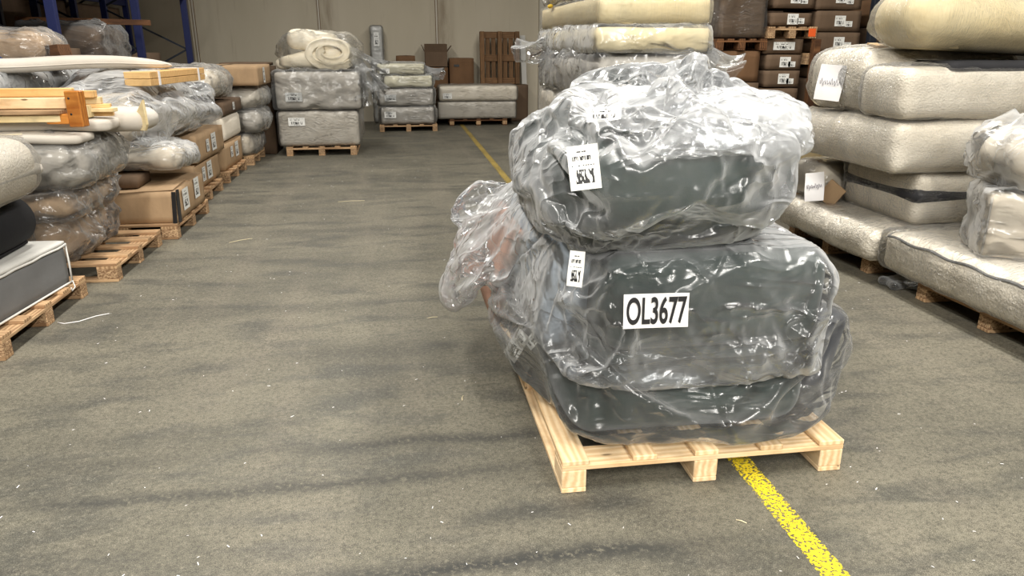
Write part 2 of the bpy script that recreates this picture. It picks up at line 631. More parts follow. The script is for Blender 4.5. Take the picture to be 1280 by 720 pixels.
def run_sim(frames):
    t = time.time()
    sc.frame_start = 1
    sc.frame_end = frames
    for f in range(1, frames + 1):
        sc.frame_set(f)
    dg = bpy.context.evaluated_depsgraph_get()
    for o, parent in SIM:
        me = bpy.data.meshes.new_from_object(o.evaluated_get(dg))
        old = o.data
        o.modifiers.clear()
        o.data = me
        me.name = o.name
        me.shade_smooth()
        o.parent = parent
        if parent is not None:
            bpy.context.view_layer.update()
            o.matrix_parent_inverse = parent.matrix_world.inverted()
        sb = o.modifiers.new('smooth', 'SUBSURF')
        sb.levels = sb.render_levels = 1
        bpy.context.view_layer.update()
        fine = bpy.data.meshes.new_from_object(o.evaluated_get(bpy.context.evaluated_depsgraph_get()))
        o.modifiers.clear()
        o.data = fine
        bpy.data.meshes.remove(me)
        n = len(fine.vertices)
        P = np.empty(n * 3); fine.vertices.foreach_get('co', P); P = P.reshape(-1, 3)
        Nn = np.empty(n * 3); fine.vertices.foreach_get('normal', Nn); Nn = Nn.reshape(-1, 3)
        P = P + Nn * (creases(P) * .008)[:, None]
        fine.vertices.foreach_set('co', P.ravel())
        fine.update()
        fine.name = o.name
        fine.shade_smooth()
        bpy.data.meshes.remove(old)
    for o in bpy.data.objects:
        for m in list(o.modifiers):
            if m.type == 'COLLISION':
                o.modifiers.remove(m)
    sc.frame_set(1)
    print('SIM', round(time.time() - t, 1), 's')



# ================================================================ THE SETTING
def floor_mat():
    N = NT('worn_concrete')
    co = N.coord()
    big = N.noise(N.mapping(co, (.55, 1.1, 1)), 1.3, 5, .62, .4)
    mid = N.noise(N.mapping(co, (1.2, 3.4, 1)), 1.5, 5, .6, .3)
    lane = N.noise(N.mapping(co, (2.6, .3, 1)), 1.2, 4, .55, .3)
    fine = N.noise(co, 65., 3, .7)
    grit = N.noise(co, 260., 2, .6)
    c = N.mix(N.ramp(big, [(.3, 0.), (.7, 1.)]), srgb(100, 97, 86), srgb(134, 129, 113))
    c = N.mix(N.ramp(mid, [(.36, .75), (.52, 0.)]), c, srgb(80, 80, 75))
    c = N.mix(N.ramp(lane, [(.5, 0.), (.75, .5)]), c, srgb(142, 134, 119))
    c = N.mix(N.ramp(fine, [(.36, .55), (.52, 0.)]), c, srgb(66, 64, 57))
    c = N.mix(N.ramp(fine, [(.56, 0.), (.7, .4)]), c, srgb(160, 154, 138))
    c = N.mix(N.ramp(grit, [(.4, .5), (.5, 0.)]), c, srgb(52, 50, 45))
    c = N.mix(N.ramp(grit, [(.6, 0.), (.72, .5)]), c, srgb(190, 183, 166))
    # rubber scuffs left across the aisle: (x centre, y centre, half length, half width, strength)
    sep = N.n('SeparateXYZ', i_Vector=co)
    wob = N.math('MULTIPLY', N.math('SUBTRACT', N.noise(co, 2.4, 3), .5), .16)
    X, Y = sep.outputs[0], N.math('ADD', sep.outputs[1], wob)
    tot = None
    for cx, cy, hl, hw, st in ((-.55, 2.72, 1.15, .045, .75), (.3, 3.0, .95, .05, .8), (.35, 2.13, .7, .05, 1.), (-.45, 2.02, .4, .05, .6),
                               (-.1, 4.1, .55, .12, .45), (-1.5, 3.0, .6, .06, .45), (.55, 2.4, .4, .06, .5), (-.9, 4.9, .8, .12, .4),
                               (-.6, 7.2, .9, .1, .4), (.2, 9.2, .9, .12, .4), (-1.2, 2.3, .5, .12, .4)):
        dx = N.math('DIVIDE', N.math('SUBTRACT', X, cx), hl)
        dy = N.math('DIVIDE', N.math('SUBTRACT', Y, cy), hw)
        d2 = N.math('ADD', N.math('POWER', N.math('ABSOLUTE', dx), 4.), N.math('MULTIPLY', dy, dy))
        g = N.math('MULTIPLY', N.math('POWER', 2.718, N.math('MULTIPLY', d2, -1.)), st)
        tot = g if tot is None else N.math('MAXIMUM', tot, g)
    rub = N.math('MULTIPLY', tot, N.ramp(N.noise(co, 48., 4, .75), [(.34, 0.), (.5, 1.)]))
    c = N.mix(rub, c, srgb(58, 58, 56))
    c = N.mix(1., c, (.86, .86, .85, 1), 'MULTIPLY')
    rough = N.math('ADD', N.math('MULTIPLY', mid, .3), .42)
    h = N.math('ADD', N.math('MULTIPLY', fine, .0012), N.math('MULTIPLY', grit, .0005))
    return N.done(N.bsdf(c, rough, N.bump(h, 1.), .35))


def wall_mat(name, a, b):
    N = NT(name)
    co = N.coord()
    f = N.noise(N.mapping(co, (1, 1, .3)), .9, 5, .6)
    c = N.mix(N.ramp(f, [(.3, 0.), (.7, 1.)]), a, b)
    s = N.noise(N.mapping(co, (6, 6, .5)), 1.4, 3, .6)
    c = N.mix(N.ramp(s, [(.6, 0.), (.85, .35)]), c, srgb(120, 104, 84))
    x = N.n('SeparateXYZ', i_Vector=co).outputs[0]
    for jx in (-1.72 - 1.65, .94 - 1.65):     # grime beside the panel joints (the mesh is centred at x = 1.65)
        d = N.math('ABSOLUTE', N.math('SUBTRACT', x, jx + .16))
        g = N.math('SUBTRACT', 1., N.math('DIVIDE', d, .34), clamp=True)
        g = N.math('MULTIPLY', g, N.ramp(N.noise(N.mapping(co, (3, 1, .5)), 2., 4, .6), [(.35, 0.), (.65, .7)]))
        c = N.mix(g, c, srgb(128, 112, 92))
    return N.done(N.bsdf(c, .75, N.bump(N.noise(co, 60., 2), .0015), .3))


def paint_line_mat():
    N = NT('worn_yellow_paint')
    co = N.coord()
    sp = N.noise(co, 75., 3, .7)
    y = N.n('SeparateXYZ', i_Vector=co).outputs[1]
    wear = N.math('ADD', N.noise(co, 1.7, 3), N.math('MULTIPLY', y, .0))
    edge = N.math('ABSOLUTE', N.n('SeparateXYZ', i_Vector=co).outputs[0])
    cover = N.math('SUBTRACT', N.math('ADD', sp, N.math('MULTIPLY', wear, .16)), N.math('MULTIPLY', N.math('POWER', N.math('DIVIDE', edge, .055), 3.), .12))
    m_ = N.ramp(cover, [(.535, 0.), (.575, 1.)])
    old = N.ramp(N.math('DIVIDE', y, 9.), [(.32, 0.), (.5, 1.)])
    c = N.mix(old, srgb(236, 212, 44), srgb(176, 152, 78))
    b = N.bsdf(c, .6)
    return N.done(N.n('MixShader', i_0=m_, i_1=N.n('BsdfTransparent').outputs[0], i_2=b.outputs[0]))


M['floor'] = floor_mat()
M['wall'] = wall_mat('painted_wall', srgb(186, 177, 157), srgb(198, 189, 170))
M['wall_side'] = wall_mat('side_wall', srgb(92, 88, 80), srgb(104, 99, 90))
M['dark_panel'] = wall_mat('dark_wall_section', srgb(132, 122, 104), srgb(142, 132, 114))  # wall colour darkened to stand for the shade of the rack
M['roofing'] = plain('roof_sheet', srgb(150, 150, 146), .7)
X0, X1, Y0, Y1, ZC = -7.2, 10.5, -12.5, 18.3, 5.8


def struct(name, dims, loc, mat, parent=None, bevel=0.):
    o = box(name, dims, loc, mat, parent, bevel=bevel)
    if parent is None:
        o['kind'] = 'structure'
    return o


struct('floor', (X1 - X0, Y1 - Y0, .1), ((X0 + X1) / 2, (Y0 + Y1) / 2, -.1), M['floor'])
bpy.data.objects['floor'].location = (0, 0, -.1)
bpy.data.objects['floor'].data = box_data(36, 44, .1, 0)
bpy.data.objects['floor'].data.materials.append(M['floor'])
bpy.data.objects['floor'].data.name = 'floor'
struct('ceiling', (X1 - X0 + .4, Y1 - Y0 + .4, .2), ((X0 + X1) / 2, (Y0 + Y1) / 2, ZC), M['roofing'])
wb = struct('wall_back', (X1 - X0, .2, ZC), ((X0 + X1) / 2, Y1 + .1, 0), M['wall'])
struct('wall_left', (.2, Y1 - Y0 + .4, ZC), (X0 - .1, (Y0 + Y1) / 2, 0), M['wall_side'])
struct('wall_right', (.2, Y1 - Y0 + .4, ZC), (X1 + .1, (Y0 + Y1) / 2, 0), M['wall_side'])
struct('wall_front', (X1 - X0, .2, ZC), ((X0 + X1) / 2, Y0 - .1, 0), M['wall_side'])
M['seam'] = plain('wall_joint_sealant', srgb(120, 96, 70), .7)
M['seam2'] = plain('wall_joint_cover', srgb(196, 190, 176), .6)
for k, sx in enumerate((-4.42, -1.72, .94)):   # cover strips over the panel joints of the back wall
    t = struct('trim_%d' % (k + 1), (.035, .02, ZC - .02), (sx, Y1 - .01, .01), M['seam2'])
    for s in (-1, 1):
        box('joint_line', (.014, .012, ZC - .04), (s * .024, -.003, .005), M['seam'], t, bevel=0)
# steel column with a plate against the back wall, right of the upright pallet
box('trim_4', (.42, .12, ZC - .02), (3.55, Y1 - .06, .01), M['seam2'], None, bevel=.01)['kind'] = 'structure'

struct('trim_5', (X0 * -1 - 4.5, .03, ZC - .01), ((X0 - 4.5) / 2, Y1 - .02, .005), M['dark_panel'])     # added panel: the rack's shade on the wall, put into its colour

# lamps: housings under the ceiling (the light itself is at the top)
for k, (lx, ly, kk) in enumerate(LAMPS):
    t = thing('strip_lamp', ('ceiling strip lamp number %s from the camera end, %s row' % (('one','two','three','four','five')[k % 5], 'left' if lx < 0 else 'right')), 'lamp', (lx, ly, 0), 0, 'strip lamps under the ceiling')
    box('housing', (.45, 2.7, .08), (0, 0, LAMP_Z - .04), M['whitetrim'], t, bevel=.01)
    for yy in (-1, 1):
        box('hanger', (.02, .02, ZC - LAMP_Z - .04), (0, yy, LAMP_Z + .04), M['steel'], t, bevel=0)

ln = box('floor_marking', (.1, Y1 - .3 - 1.0, .0012), (1.37, 1.0 + (Y1 - 1.3) / 2, .0006), paint_line_mat(), None, bevel=0)
ln.data = ln.data.copy()
for v in ln.data.vertices:      # put the mesh origin at its near end so the wear pattern is in metres from there
    v.co.y += (Y1 - 1.3) / 2
ln.location = (1.385, 1.0, .0006)
tag(ln, None, None, None, 'structure')


# ================================================================ PALLETS
def board(name, length, width, thick, loc, mat, parent, rz=0.):
    return box(name, (length, width, thick), loc, mat, parent, (0, 0, rz), bevel=.003)


def pallet(label, loc, rz=0., W=1.2, L=1.2, decks=5, group=None, old=True, mats=None, wide=.1, narrow=.09, xs=None, missing=()):
    """stringers run along local X (width W), deck boards and skids along local Y (length L); origin at front-left ground corner"""
    t = thing('wooden_pallet', label, 'pallet', loc, rz, group)
    mw, mb = mats or ((M['wood_old'], M['chip']) if old else (M['wood_new'], M['wood_new']))
    Q = R(90)
    bw = .1
    for x in (bw / 2, W / 2, W - bw / 2):
        board('skid_board', L, bw, .022, (x, L / 2, 0), mw, t, Q)
        for y in (.0725, L / 2, L - .0725):
            box('block', (.145, bw, .078), (x, y, .022), mb, t, (0, 0, Q), bevel=.004)
    for y in (.0725, L / 2, L - .0725):
        board('stringer_board', W, .145, .022, (W / 2, y, .1), mw, t)
    xs = xs or [bw / 2 + (W - bw) * k / (decks - 1) for k in range(decks)]
    for k, x in enumerate(xs):
        if k in missing: continue
        wd = wide if k in (0, len(xs) - 1) else narrow
        board('deck_board', L, wd, .022, (min(max(x, wd / 2), W - wd / 2), L / 2, .122), mw, t, Q)
    return t


# a pallet turned so that its deck boards run across the aisle: aisle-side edge at x, near end at y, length W along Y, depth L along X
def pallet_side(label, x_edge, y_near, W=1.2, L=1.0, right=False, **kw):
    if right:   # pallet lies to the right of the aisle: local X -> -Y
        return pallet(label, (x_edge, y_near + W, 0), R(-90), W, L, **kw)
    return pallet(label, (x_edge, y_near, 0), R(90), W, L, **kw)

# ================================================================ THE WRAPPED DARK GREEN STACK
pallet('fresh pale pine pallet with long deck boards under the dark green furniture stack', (.57, 2.5, 0), 0, 1.2, 1.95, decks=5,
       xs=[.05, .34, .6, .88, 1.15], old=False, wide=.11, narrow=.1, group=None)

DZ = .146
low = thing('sofa_seat_module', 'lowest dark green sofa module in a clear bag, directly on the pale pallet', 'sofa', (1.17, 3.49, DZ))
collider(soft('seat_base', (1.04, 1.75, .33), (-.02, 0, .0), M['green'], low, r=.13, bulge=.03, amp=.012, seed=3))
collider(soft('seat_cushion', (.98, 1.7, .1), (.0, 0, .325), M['green'], low, r=.045, bulge=.01, amp=.008, seed=4))
collider(soft('armrest', (.2, .5, .36), (.54, -.52, .13), M['navy'], low, rot=(0, R(12), 0), r=.05, amp=.01, seed=6))
collider(soft('wooden_foot', (.06, .06, .07), (.6, -.6, .5), M['ink'], low, rot=(0, R(12), 0), r=.015, step=.02, amp=0))

mid = thing('sofa_back_module', 'middle dark green sofa module in a milky bag with a large printed number sheet', 'sofa', (1.19, 3.32, DZ + .41))
collider(soft('back_cushion', (.9, 1.55, .385), (0, 0, .005), M['green'], mid, r=.085, bulge=.02, amp=.012, seed=9))
collider(soft('foam_sleeve', (.2, 1.35, .5), (-.58, .15, -.06), M['liner'], mid, rot=(0, R(14), 0), r=.08, bulge=.02, amp=.015, seed=12))
collider(soft('backing_board', (.04, .8, .5), (-.76, .55, -.2), M['pinkwood'], mid, rot=(0, R(16), 0), r=.012, amp=.004, seed=13))

top = thing('armchair_bundle', 'large rounded dark green armchair in a billowing milky bag on top of the stack', 'sofa', (1.04, 3.2, DZ + .8))
collider(soft('seat_shell', (.88, 1.25, .45), (-.03, 0, .005), M['green'], top, rot=(0, R(-2), 0), r=.2, bulge=.03, amp=.012, seed=15))
collider(soft('back_cushion', (.62, 1.0, .12), (.1, .05, .385), M['green'], top, rot=(R(-2), R(-3), 0), r=.055, bulge=.02, amp=.012, seed=16))
collider(soft('armrest', (.18, .95, .4), (.36, .02, .12), M['green'], top, rot=(0, R(-6), 0), r=.085, amp=.01, seed=17))
def bagshape(cx, cy, z0, dx, dy, dz, r, step, seed, tip=None, amp=.03, freq=2.5):
    V, F = soft_data(dx, dy, dz, r=r, step=step, bulge=.02, amp=amp, freq=freq, seed=seed)
    V = V + np.array([cx, cy, z0])
    for tp in (tip or []):
        (tx, ty, tz), (ax, ay, az), rad, _ = tp
        # drag the verts near (ax,ay,az) out towards the tip
        d = np.linalg.norm((V - np.array([ax, ay, az])), axis=1)
        k = np.clip(1 - d / rad, 0, 1)
        k = k * k * (3 - 2 * k)
        V = V + (np.array([tx, ty, tz]) - np.array([ax, ay, az])) * (k ** 1.3)[:, None]
    return V, F


table = collider(box('helper', (1.3, 2.2, .02), (1.17, 3.45, DZ - .022), M['ink'], None))
ground = collider(box('helper', (4, 5, .1), (1.17, 3.45, -.09), M['ink'], None))
HELP = [table, ground]

V, F = bagshape(1.17, 3.48, DZ + .012, 1.12, 1.9, .50, .14, .024, 21, tip=[((2.02, 2.95, .38), (1.74, 2.9, .42), .4, 0), ((.38, 3.3, .5), (.61, 3.3, .46), .85, 0)])
bag('plastic_bag', V, F, M['film_clear'], low, shrink=-.07, grav=.6)
V, F = bagshape(1.13, 3.36, DZ + .37, 1.06, 1.68, .48, .1, .02, 22, tip=[((.3, 3.7, .82), (.6, 3.6, .78), 1.1, 0), ((.02, 3.8, .72), (.34, 3.75, .76), .55, 0), ((.46, 4.2, 1.2), (.56, 4.1, 1.0), .6, 0)])
bag('plastic_bag', V, F, M['film_bag'], mid, shrink=-.07, grav=.5)
V, F = bagshape(1.02, 3.2, DZ + .79, .98, 1.45, .64, .26, .018, 23, amp=.05, freq=3.2, tip=[((1.2, 3.0, DZ + 1.66), (1.14, 3.0, DZ + 1.4), .5, 0)])
bag('plastic_bag', V, F, M['film_bag'], top, shrink=-.08, grav=.25)

V, F = bagshape(1.16, 3.05, DZ + 1.31, .66, .95, .24, .11, .02, 25, amp=.07, freq=4.2)
bag('bunched_bag_mouth', V, F, M['film_thick'], top, shrink=-.16, grav=.4)

# ================================================================ GENERIC WRAPPED GOODS AND CARTONS
def wrapped(name, label, cat, loc, dims, mat, filmmat, rz=0., group=None, r=.06, bulge=.015, amp=.008, freq=3., seed=0, fr=None,
            gap=.012, famp=.014, ffreq=5., labels=(), body='padded_body', step=.06, fstep=.045, ry=0., rx=0.):
    """a padded block with its film; loc = centre of its base"""
    t = thing(name, label, cat, loc, rz, group)
    t.rotation_euler = (rx, ry, rz)
    soft(body, dims, (0, 0, .003), mat, t, r=r, bulge=bulge, amp=amp, freq=freq, seed=seed, step=step)
    if filmmat is not None:
        shell('plastic_wrap', dims, (0, 0, .0), filmmat, t, gap=gap, amp=famp, freq=ffreq, seed=seed + 40, r=(fr or r) + gap, bulge=bulge, step=fstep)
    for (x, z, w_, h_, side, kind) in labels:
        m = M['label_tall' if kind == 't' else 'label_wide']
        off = dims[1] / 2 + bulge + gap + .012 if side in 'f' else dims[0] / 2 + bulge + gap + .012
        if side == 'f':
            sheet('printed_label', w_, h_, (x, -off, z), FRONT, m, t, curl=.004)
        elif side == 'r':
            sheet('printed_label', w_, h_, (off, x, z), (R(90), 0, R(90)), m, t, curl=.003)
        elif side == 'l':
            sheet('printed_label', w_, h_, (-off, x, z), (R(90), 0, R(-90)), m, t, curl=.003)
    return t


def carton(label, loc, dims, rz=0., mat='card', labels=(), flaps=None, group=None, seed=0, tape=True, name='cardboard_carton'):
    t = thing(name, label, 'box', loc, rz, group)
    dx, dy, dz = dims
    m = M[mat]
    if flaps:      # an open carton: four walls, a bottom and lifted flaps
        th = .006
        box('bottom', (dx, dy, th), (0, 0, 0), m, t, bevel=0)
        box('side', (dx, th, dz), (0, -dy / 2, 0), m, t, bevel=0)
        box('side', (dx, th, dz), (0, dy / 2, 0), m, t, bevel=0)
        box('side', (th, dy - th * 2, dz), (-dx / 2 + th / 2, 0, 0), m, t, bevel=0)
        box('side', (th, dy - th * 2, dz), (dx / 2 - th / 2, 0, 0), m, t, bevel=0)
        for ang, where in flaps:
            if where == 'f':
                o = box('flap', (dx, th, dy * .45), (0, -dy / 2, dz), m, t, (ang, 0, 0), bevel=0)
            elif where == 'b':
                o = box('flap', (dx, th, dy * .45), (0, dy / 2, dz), m, t, (ang, 0, 0), bevel=0)
            elif where == 'l':
                o = box('flap', (th, dy, dx * .35), (-dx / 2, 0, dz), m, t, (0, ang, 0), bevel=0)
            else:
                o = box('flap', (th, dy, dx * .35), (dx / 2, 0, dz), m, t, (0, ang, 0), bevel=0)
    else:
        soft('carton_body', dims, (0, 0, .002), m, t, r=.008, step=max(.06, min(dims) / 5), bulge=.006, amp=.006, freq=4., seed=seed)
        if tape:
            ln_, al = (dx, 0) if dx > dy else (dy, 1)
            box('tape_strip', (ln_ * .99, .05, .002), (0, 0, dz + .009), M['tape'], t, (0, 0, R(90) * al), bevel=0)
            if dx > dy:
                box('flap_seam', (ln_ * .97, .004, .003), (0, .03, dz + .009), M['ink'], t, bevel=0)
            else:
                box('flap_seam', (.004, ln_ * .97, .003), (.03, 0, dz + .009), M['ink'], t, bevel=0)
    for (x, z, w_, h_, side, kind) in labels:
        lm = M['label_tall' if kind == 't' else 'label_wide']
        if side == 'f':
            sheet('shipping_label', w_, h_, (x, -dy / 2 - .013, z), FRONT, lm, t, nx=2, ny=2)
        elif side == 'r':
            sheet('shipping_label', w_, h_, (dx / 2 + .013, x, z), (R(90), 0, R(90)), lm, t, nx=2, ny=2)
    return t


# ================================================================ LEFT ROW, NEAREST PALLET
pallet_side('worn pallet with chip blocks under the grey box base, nearest in the left row', -2.28, 4.25, 1.2, 1.0, wide=.12, narrow=.1)
t = thing('bed_base', 'grey fabric box base with white edging, leaning end nearest in the left row', 'bed base', (-2.83, 4.52, DZ), R(-5))
soft('base_frame', (.92, 1.6, .27), (0, 0, 0), M['springgrey'], t, r=.02, step=.06, bulge=0, amp=.002)
soft('top_panel', (.93, 1.61, .03), (0, 0, .272), M['whitetrim'], t, r=.012, step=.05, bulge=0, amp=.004, freq=5)
tube_obj('edge_piping', [(.465, y / 10 - .8, .268 + .003 * math.sin(y * 2)) for y in range(17)], .008, M['whitetrim'], t)
tube_obj('edge_piping', [(.463, y / 10 - .8, .008) for y in range(17)], .007, M['whitetrim'], t)
tube_obj('edge_piping', [(.466, .802, .01), (.466, .804, .14), (.464, .802, .28)], .007, M['whitetrim'], t)
tube_obj('loose_cord', [(.48, .78, .02), (.5, .76, -.02), (.49, .73, -.04), (.5, .71, -.01)], .004, M['whitetrim'], t)
t = thing('fabric_roll', 'thick black cloth roll lying on the grey box base', 'roll', (-2.56, 4.6, DZ + .31))
pts = [(0, -.6, .17), (0, -.3, .17), (0, 0, .17), (0, .4, .17), (0, .56, .17), (0, .61, .17), (0, .63, .17)]
tube_obj('rolled_cloth', pts, [.17, .172, .17, .17, .166, .14, .1], M['blackcloth'], t, 28)
tube_obj('loose_end', [(.06, -.6, .02), (.09, 0, .012), (.07, .58, .012)], .012, M['blackcloth'], t, 8)
wrapped('cushion', 'plastic wrapped cushion lying behind the black cloth roll on the grey box base', 'cushion', (-2.99, 4.55, DZ + .31), (.46, 1.3, .34), M['beige'], M['film_clear'], r=.08, seed=31)
t = wrapped('cushion', 'pale wrapped sofa cushion with a grey middle band on the black cloth roll', 'cushion', (-2.77, 4.6, DZ + .655), (.98, 1.05, .36), M['white_boucle'], M['film_vert'], r=.12, bulge=.03, seed=32, gap=.014)
soft('grey_band', (1.01, 1.085, .08), (0, 0, .12), M['greysofa'], t, r=.035, bulge=.02, amp=.006, seed=32)

# ---- second pallet: cushions, felt covered boards, timber
pallet_side('honey coloured pallet with empty front deck boards, second in the left row', -2.17, 5.74, 1.12, 1.1, wide=.12, narrow=.1)
wrapped('cushion', 'tan cushion in loose clear plastic, lowest on the second pallet of the left row', 'cushion', (-2.95, 6.28, DZ), (.8, 1.0, .31), M['tan'], M['film_clear'], r=.07, bulge=.03, seed=33, gap=.035, famp=.07, ffreq=4., fstep=.025)
wrapped('cushion', 'brownish cushion in crumpled plastic, second from the bottom of the honey pallet stack', 'cushion', (-2.88, 6.25, DZ + .33), (.86, 1.0, .2), M['tan'], M['film_clear'], r=.08, bulge=.03, seed=34, gap=.04, famp=.07, ffreq=4.5, fstep=.025)
wrapped('cushion', 'big grey beige cushion tight in shiny film, under the two felt covered boards', 'cushion', (-2.82, 6.22, DZ + .56), (1.0, 1.0, .33), M['greysofa'], M['film_clear'], r=.12, bulge=.04, seed=35, gap=.025, famp=.04, fstep=.025)
for k, (lx, ly, lz, rz_, ln_, lb) in enumerate(((-3.0, 5.92, DZ + .905, 0, 1.45, 'lower pale felt covered board with rounded tip, under the timber bundle'),
                                                (-2.93, 6.2, DZ + .965, R(4), 1.5, 'upper pale felt covered board, directly under the timber bundle'))):
    t = thing('padded_board', lb, 'board', (lx, ly, lz), rz_)
    V, F = soft_data(ln_, .46 + k * .1, .06 + .02 * k, r=.028, step=.03, bulge=.0, amp=.003)
    u = (V[:, 0] / (ln_ / 2))
    V[:, 1] *= np.sqrt(np.clip(1 - np.clip(u - .72, 0, 1) ** 2 * 9, .12, 1))
    V[:, 2] += .04 * np.clip(u - .5, 0, 1) * -1
    mesh_obj('felt_cover', V, F, M['grey_board'], t)
    tube_obj('stapled_edge', [(-.7 + q * .12, -.225 - k * .05, .064 + .02 * k + .002 * math.sin(q * 3)) for q in range(10)], .004, M['straw'], t)
for k, (y, z, d, wd, lb, mt) in enumerate(((5.86, 1.185, .05, .1, 'pale bottom timber rail on the felt covered boards', 'ply'),
                                           (5.85, 1.24, .03, .16, 'thin shadowed timber rail above the pale bottom rail', 'wood_old'),
                                           (5.9, 1.275, .075, .06, 'pinkish timber rail in the middle of the timber bundle', 'wood_new'),
                                           (5.98, 1.19, .06, .06, 'timber rail behind the pinkish rail, on the felt covered boards', 'wood_honey'),
                                           (5.99, 1.36, .06, .07, 'honey coloured timber rail on top of the timber bundle', 'wood_honey'))):
    t = box('timber_rail', (1.25, wd, d), (-3.02 + .01 * k, y, z - .0), M[mt], bevel=.004)
    tag(t, lb, 'timber', 'timber rails on the second pallet')
    if k == 4: t.location.z = 1.352
t = box('timber_rail', (1.25, .06, .10), (-3.02, 5.99, 1.2515), M['wood_honey'], bevel=.004)
tag(t, 'upright timber rail hidden behind the pinkish rail', 'timber', 'timber rails on the second pallet')
t = thing('corner_bracket', 'varnished orange wood corner bracket with dark screw holes at the end of the timber bundle', 'bracket', (-2.29, 5.84, 1.15), R(-8))
box('upright', (.10, .09, .25), (0, 0, .0), M['wood_orange'], t, bevel=.006)
box('foot', (.16, .09, .07), (-.13, 0, .02), M['wood_orange'], t, bevel=.006)
for (x, z) in ((-.02, .2), (-.02, .09), (-.14, .055)):
    o = tube_obj('screw_hole', [(x, -.047, z), (x, -.044, z)], .008, M['ink'], t, 10)
k = 0
for (x, y, z, d, wd, lb) in ((-2.32, 6.16, 1.19, .09, .1, 'thick pale slat end behind the orange bracket, lowest of its bundle'),
                             (-2.2, 6.22, 1.19, .035, .07, 'thin pale slat end sticking out low beside the plywood offcut'),
                             (-2.16, 6.2, 1.226, .03, .09, 'pale slat end second from below beside the plywood offcut'),
                             (-2.2, 6.18, 1.257, .025, .1, 'crooked thin slat end third from below beside the plywood offcut'),
                             (-2.26, 6.2, 1.283, .05, .06, 'striped upper slat end behind the orange bracket'),
                             (-2.28, 6.18, 1.334, .05, .07, 'topmost slat end behind the orange bracket')):
    o = box('timber_offcut', (.5, wd, d), (x - .24, y, z), M['ply' if k in (0, 2, 4) else 'wood_honey'], None, (0, 0, R((-6, 8, -4, 12, 5, -3)[k])), bevel=.003)
    tag(o, lb, 'timber', 'short slats behind the orange bracket')
    k += 1
t = thing('plywood_offcut', 'pale triangular plywood offcut with staples, leaning beside the slat ends', 'board', (-2.1, 6.42, 1.04), R(-35))
V = [(-.1, 0, .03), (.1, .0, .02), (.13, .0, .07), (.12, .0, .26), (-.02, 0, .1)]
V = V + [(x, .02, z) for x, y, z in V]
F = [(0, 1, 2, 3, 4), (9, 8, 7, 6, 5)] + [(i, i + 5, (i + 1) % 5 + 5, (i + 1) % 5) for i in range(5)]
mesh_obj('panel', V, F, M['ply'], t, False)
for q in range(7):
    box('staple', (.012, .003, .004), (-.05 + q * .02, -.002, .05 + (q % 3) * .02), M['steel'], t, bevel=0)
wrapped('cushion', 'small rounded pale cushion behind the plywood offcut', 'cushion', (-2.25, 6.55, DZ + .9), (.5, .4, .17), M['grey_board'], None, r=.08, seed=36)

# ---- third pallet: open carton and flat wrapped bundle
pallet_side('pallet under the opened brown carton, third in the left row', -2.08, 7.04, 1.2, 1.0, wide=.12)
t = carton('long brown carton with torn top flap on the third pallet of the left row', (-2.54, 7.62, DZ), (.92, 1.06, .29), labels=((-.22, .17, .2, .2, 'r', 't'), (.2, .2, .18, .2, 'r', 't')), seed=5, tape=False)
box('lid_flap', (.56, .5, .008), (.16, -.28, .296), M['card'], t, (R(1), R(-2), R(3)), bevel=0)
box('lid_flap', (.9, .5, .008), (.0, .27, .298), M['card'], t, (0, R(1), 0), bevel=0)
tube_obj('torn_edge', [(-.12, -.5, .31), (-.1, -.4, .33), (-.14, -.3, .315), (-.1, -.2, .33), (-.05, -.15, .31)], .014, M['card_dark'], t, 5)
box('dark_strap', (.035, .012, .29), (.44, -.545, .0), M['ink'], t, (R(0), R(4), 0), bevel=0)
box('dark_strap', (.012, .06, .3), (.475, -.5, .0), M['ink'], t, (R(-6), 0, 0), bevel=0)
carton('small dark carton peeking out under the flat beige bundle', (-2.62, 7.4, DZ + .31), (.4, .4, .1), mat='card_dark', seed=8)
wrapped('cushion', 'flat beige bundle in milky plastic, on the opened brown carton', 'cushion', (-2.47, 7.78, DZ + .42), (.72, .75, .19), M['beige'], M['film_bag'], r=.07, bulge=.03, seed=37, gap=.025, famp=.04, ffreq=4., rx=R(-3),
        labels=((-.22, .1, .26, .13, 'f', 'w'),))

# ---- fourth and fifth pallets: stacked cartons
pallet_side('pallet under two stacked pleated cartons, fourth in the left row', -2.22, 8.4, 1.2, 1.0, wide=.12)
carton('lower creased brown carton on the fourth pallet of the left row', (-2.74, 9.2, DZ), (.9, 1.3, .29), labels=((-.2, .15, .14, .16, 'r', 'w'), (.08, .16, .22, .2, 'r', 't')), seed=11)
carton('upper brown carton on the fourth pallet, directly under the big plastic bag', (-2.72, 9.35, DZ + .31), (.95, 1.35, .3), labels=((-.2, .15, .13, .14, 'r', 'w'), (.1, .16, .22, .2, 'r', 't')), seed=12)
pallet_side('pallet under a white cushion and a carton, fifth in the left row', -2.24, 10.05, 1.2, 1.0, wide=.12)
carton('brown carton under the white square cushion, on the fifth pallet', (-2.74, 10.72, DZ), (.9, 1.2, .33), labels=((-.15, .2, .14, .14, 'r', 'w'), (.18, .2, .2, .2, 'r', 't')), seed=13)
wrapped('cushion', 'white square cushion standing out between the pleated cartons of the left row', 'cushion', (-2.72, 10.85, DZ + .345), (.86, 1.1, .33), M['white_boucle'], None, r=.06, seed=38)
carton('small dark carton strapped on top of the white square cushion', (-2.7, 10.9, DZ + .69), (.86, 1.2, .17), mat='card_dark', labels=((.0, .09, .12, .1, 'r', 'w'),), seed=15)
pallet_side('pallet showing one chip block under wrapped rolls, sixth in the left row', -2.2, 11.6, 1.0, 1.0, wide=.12)
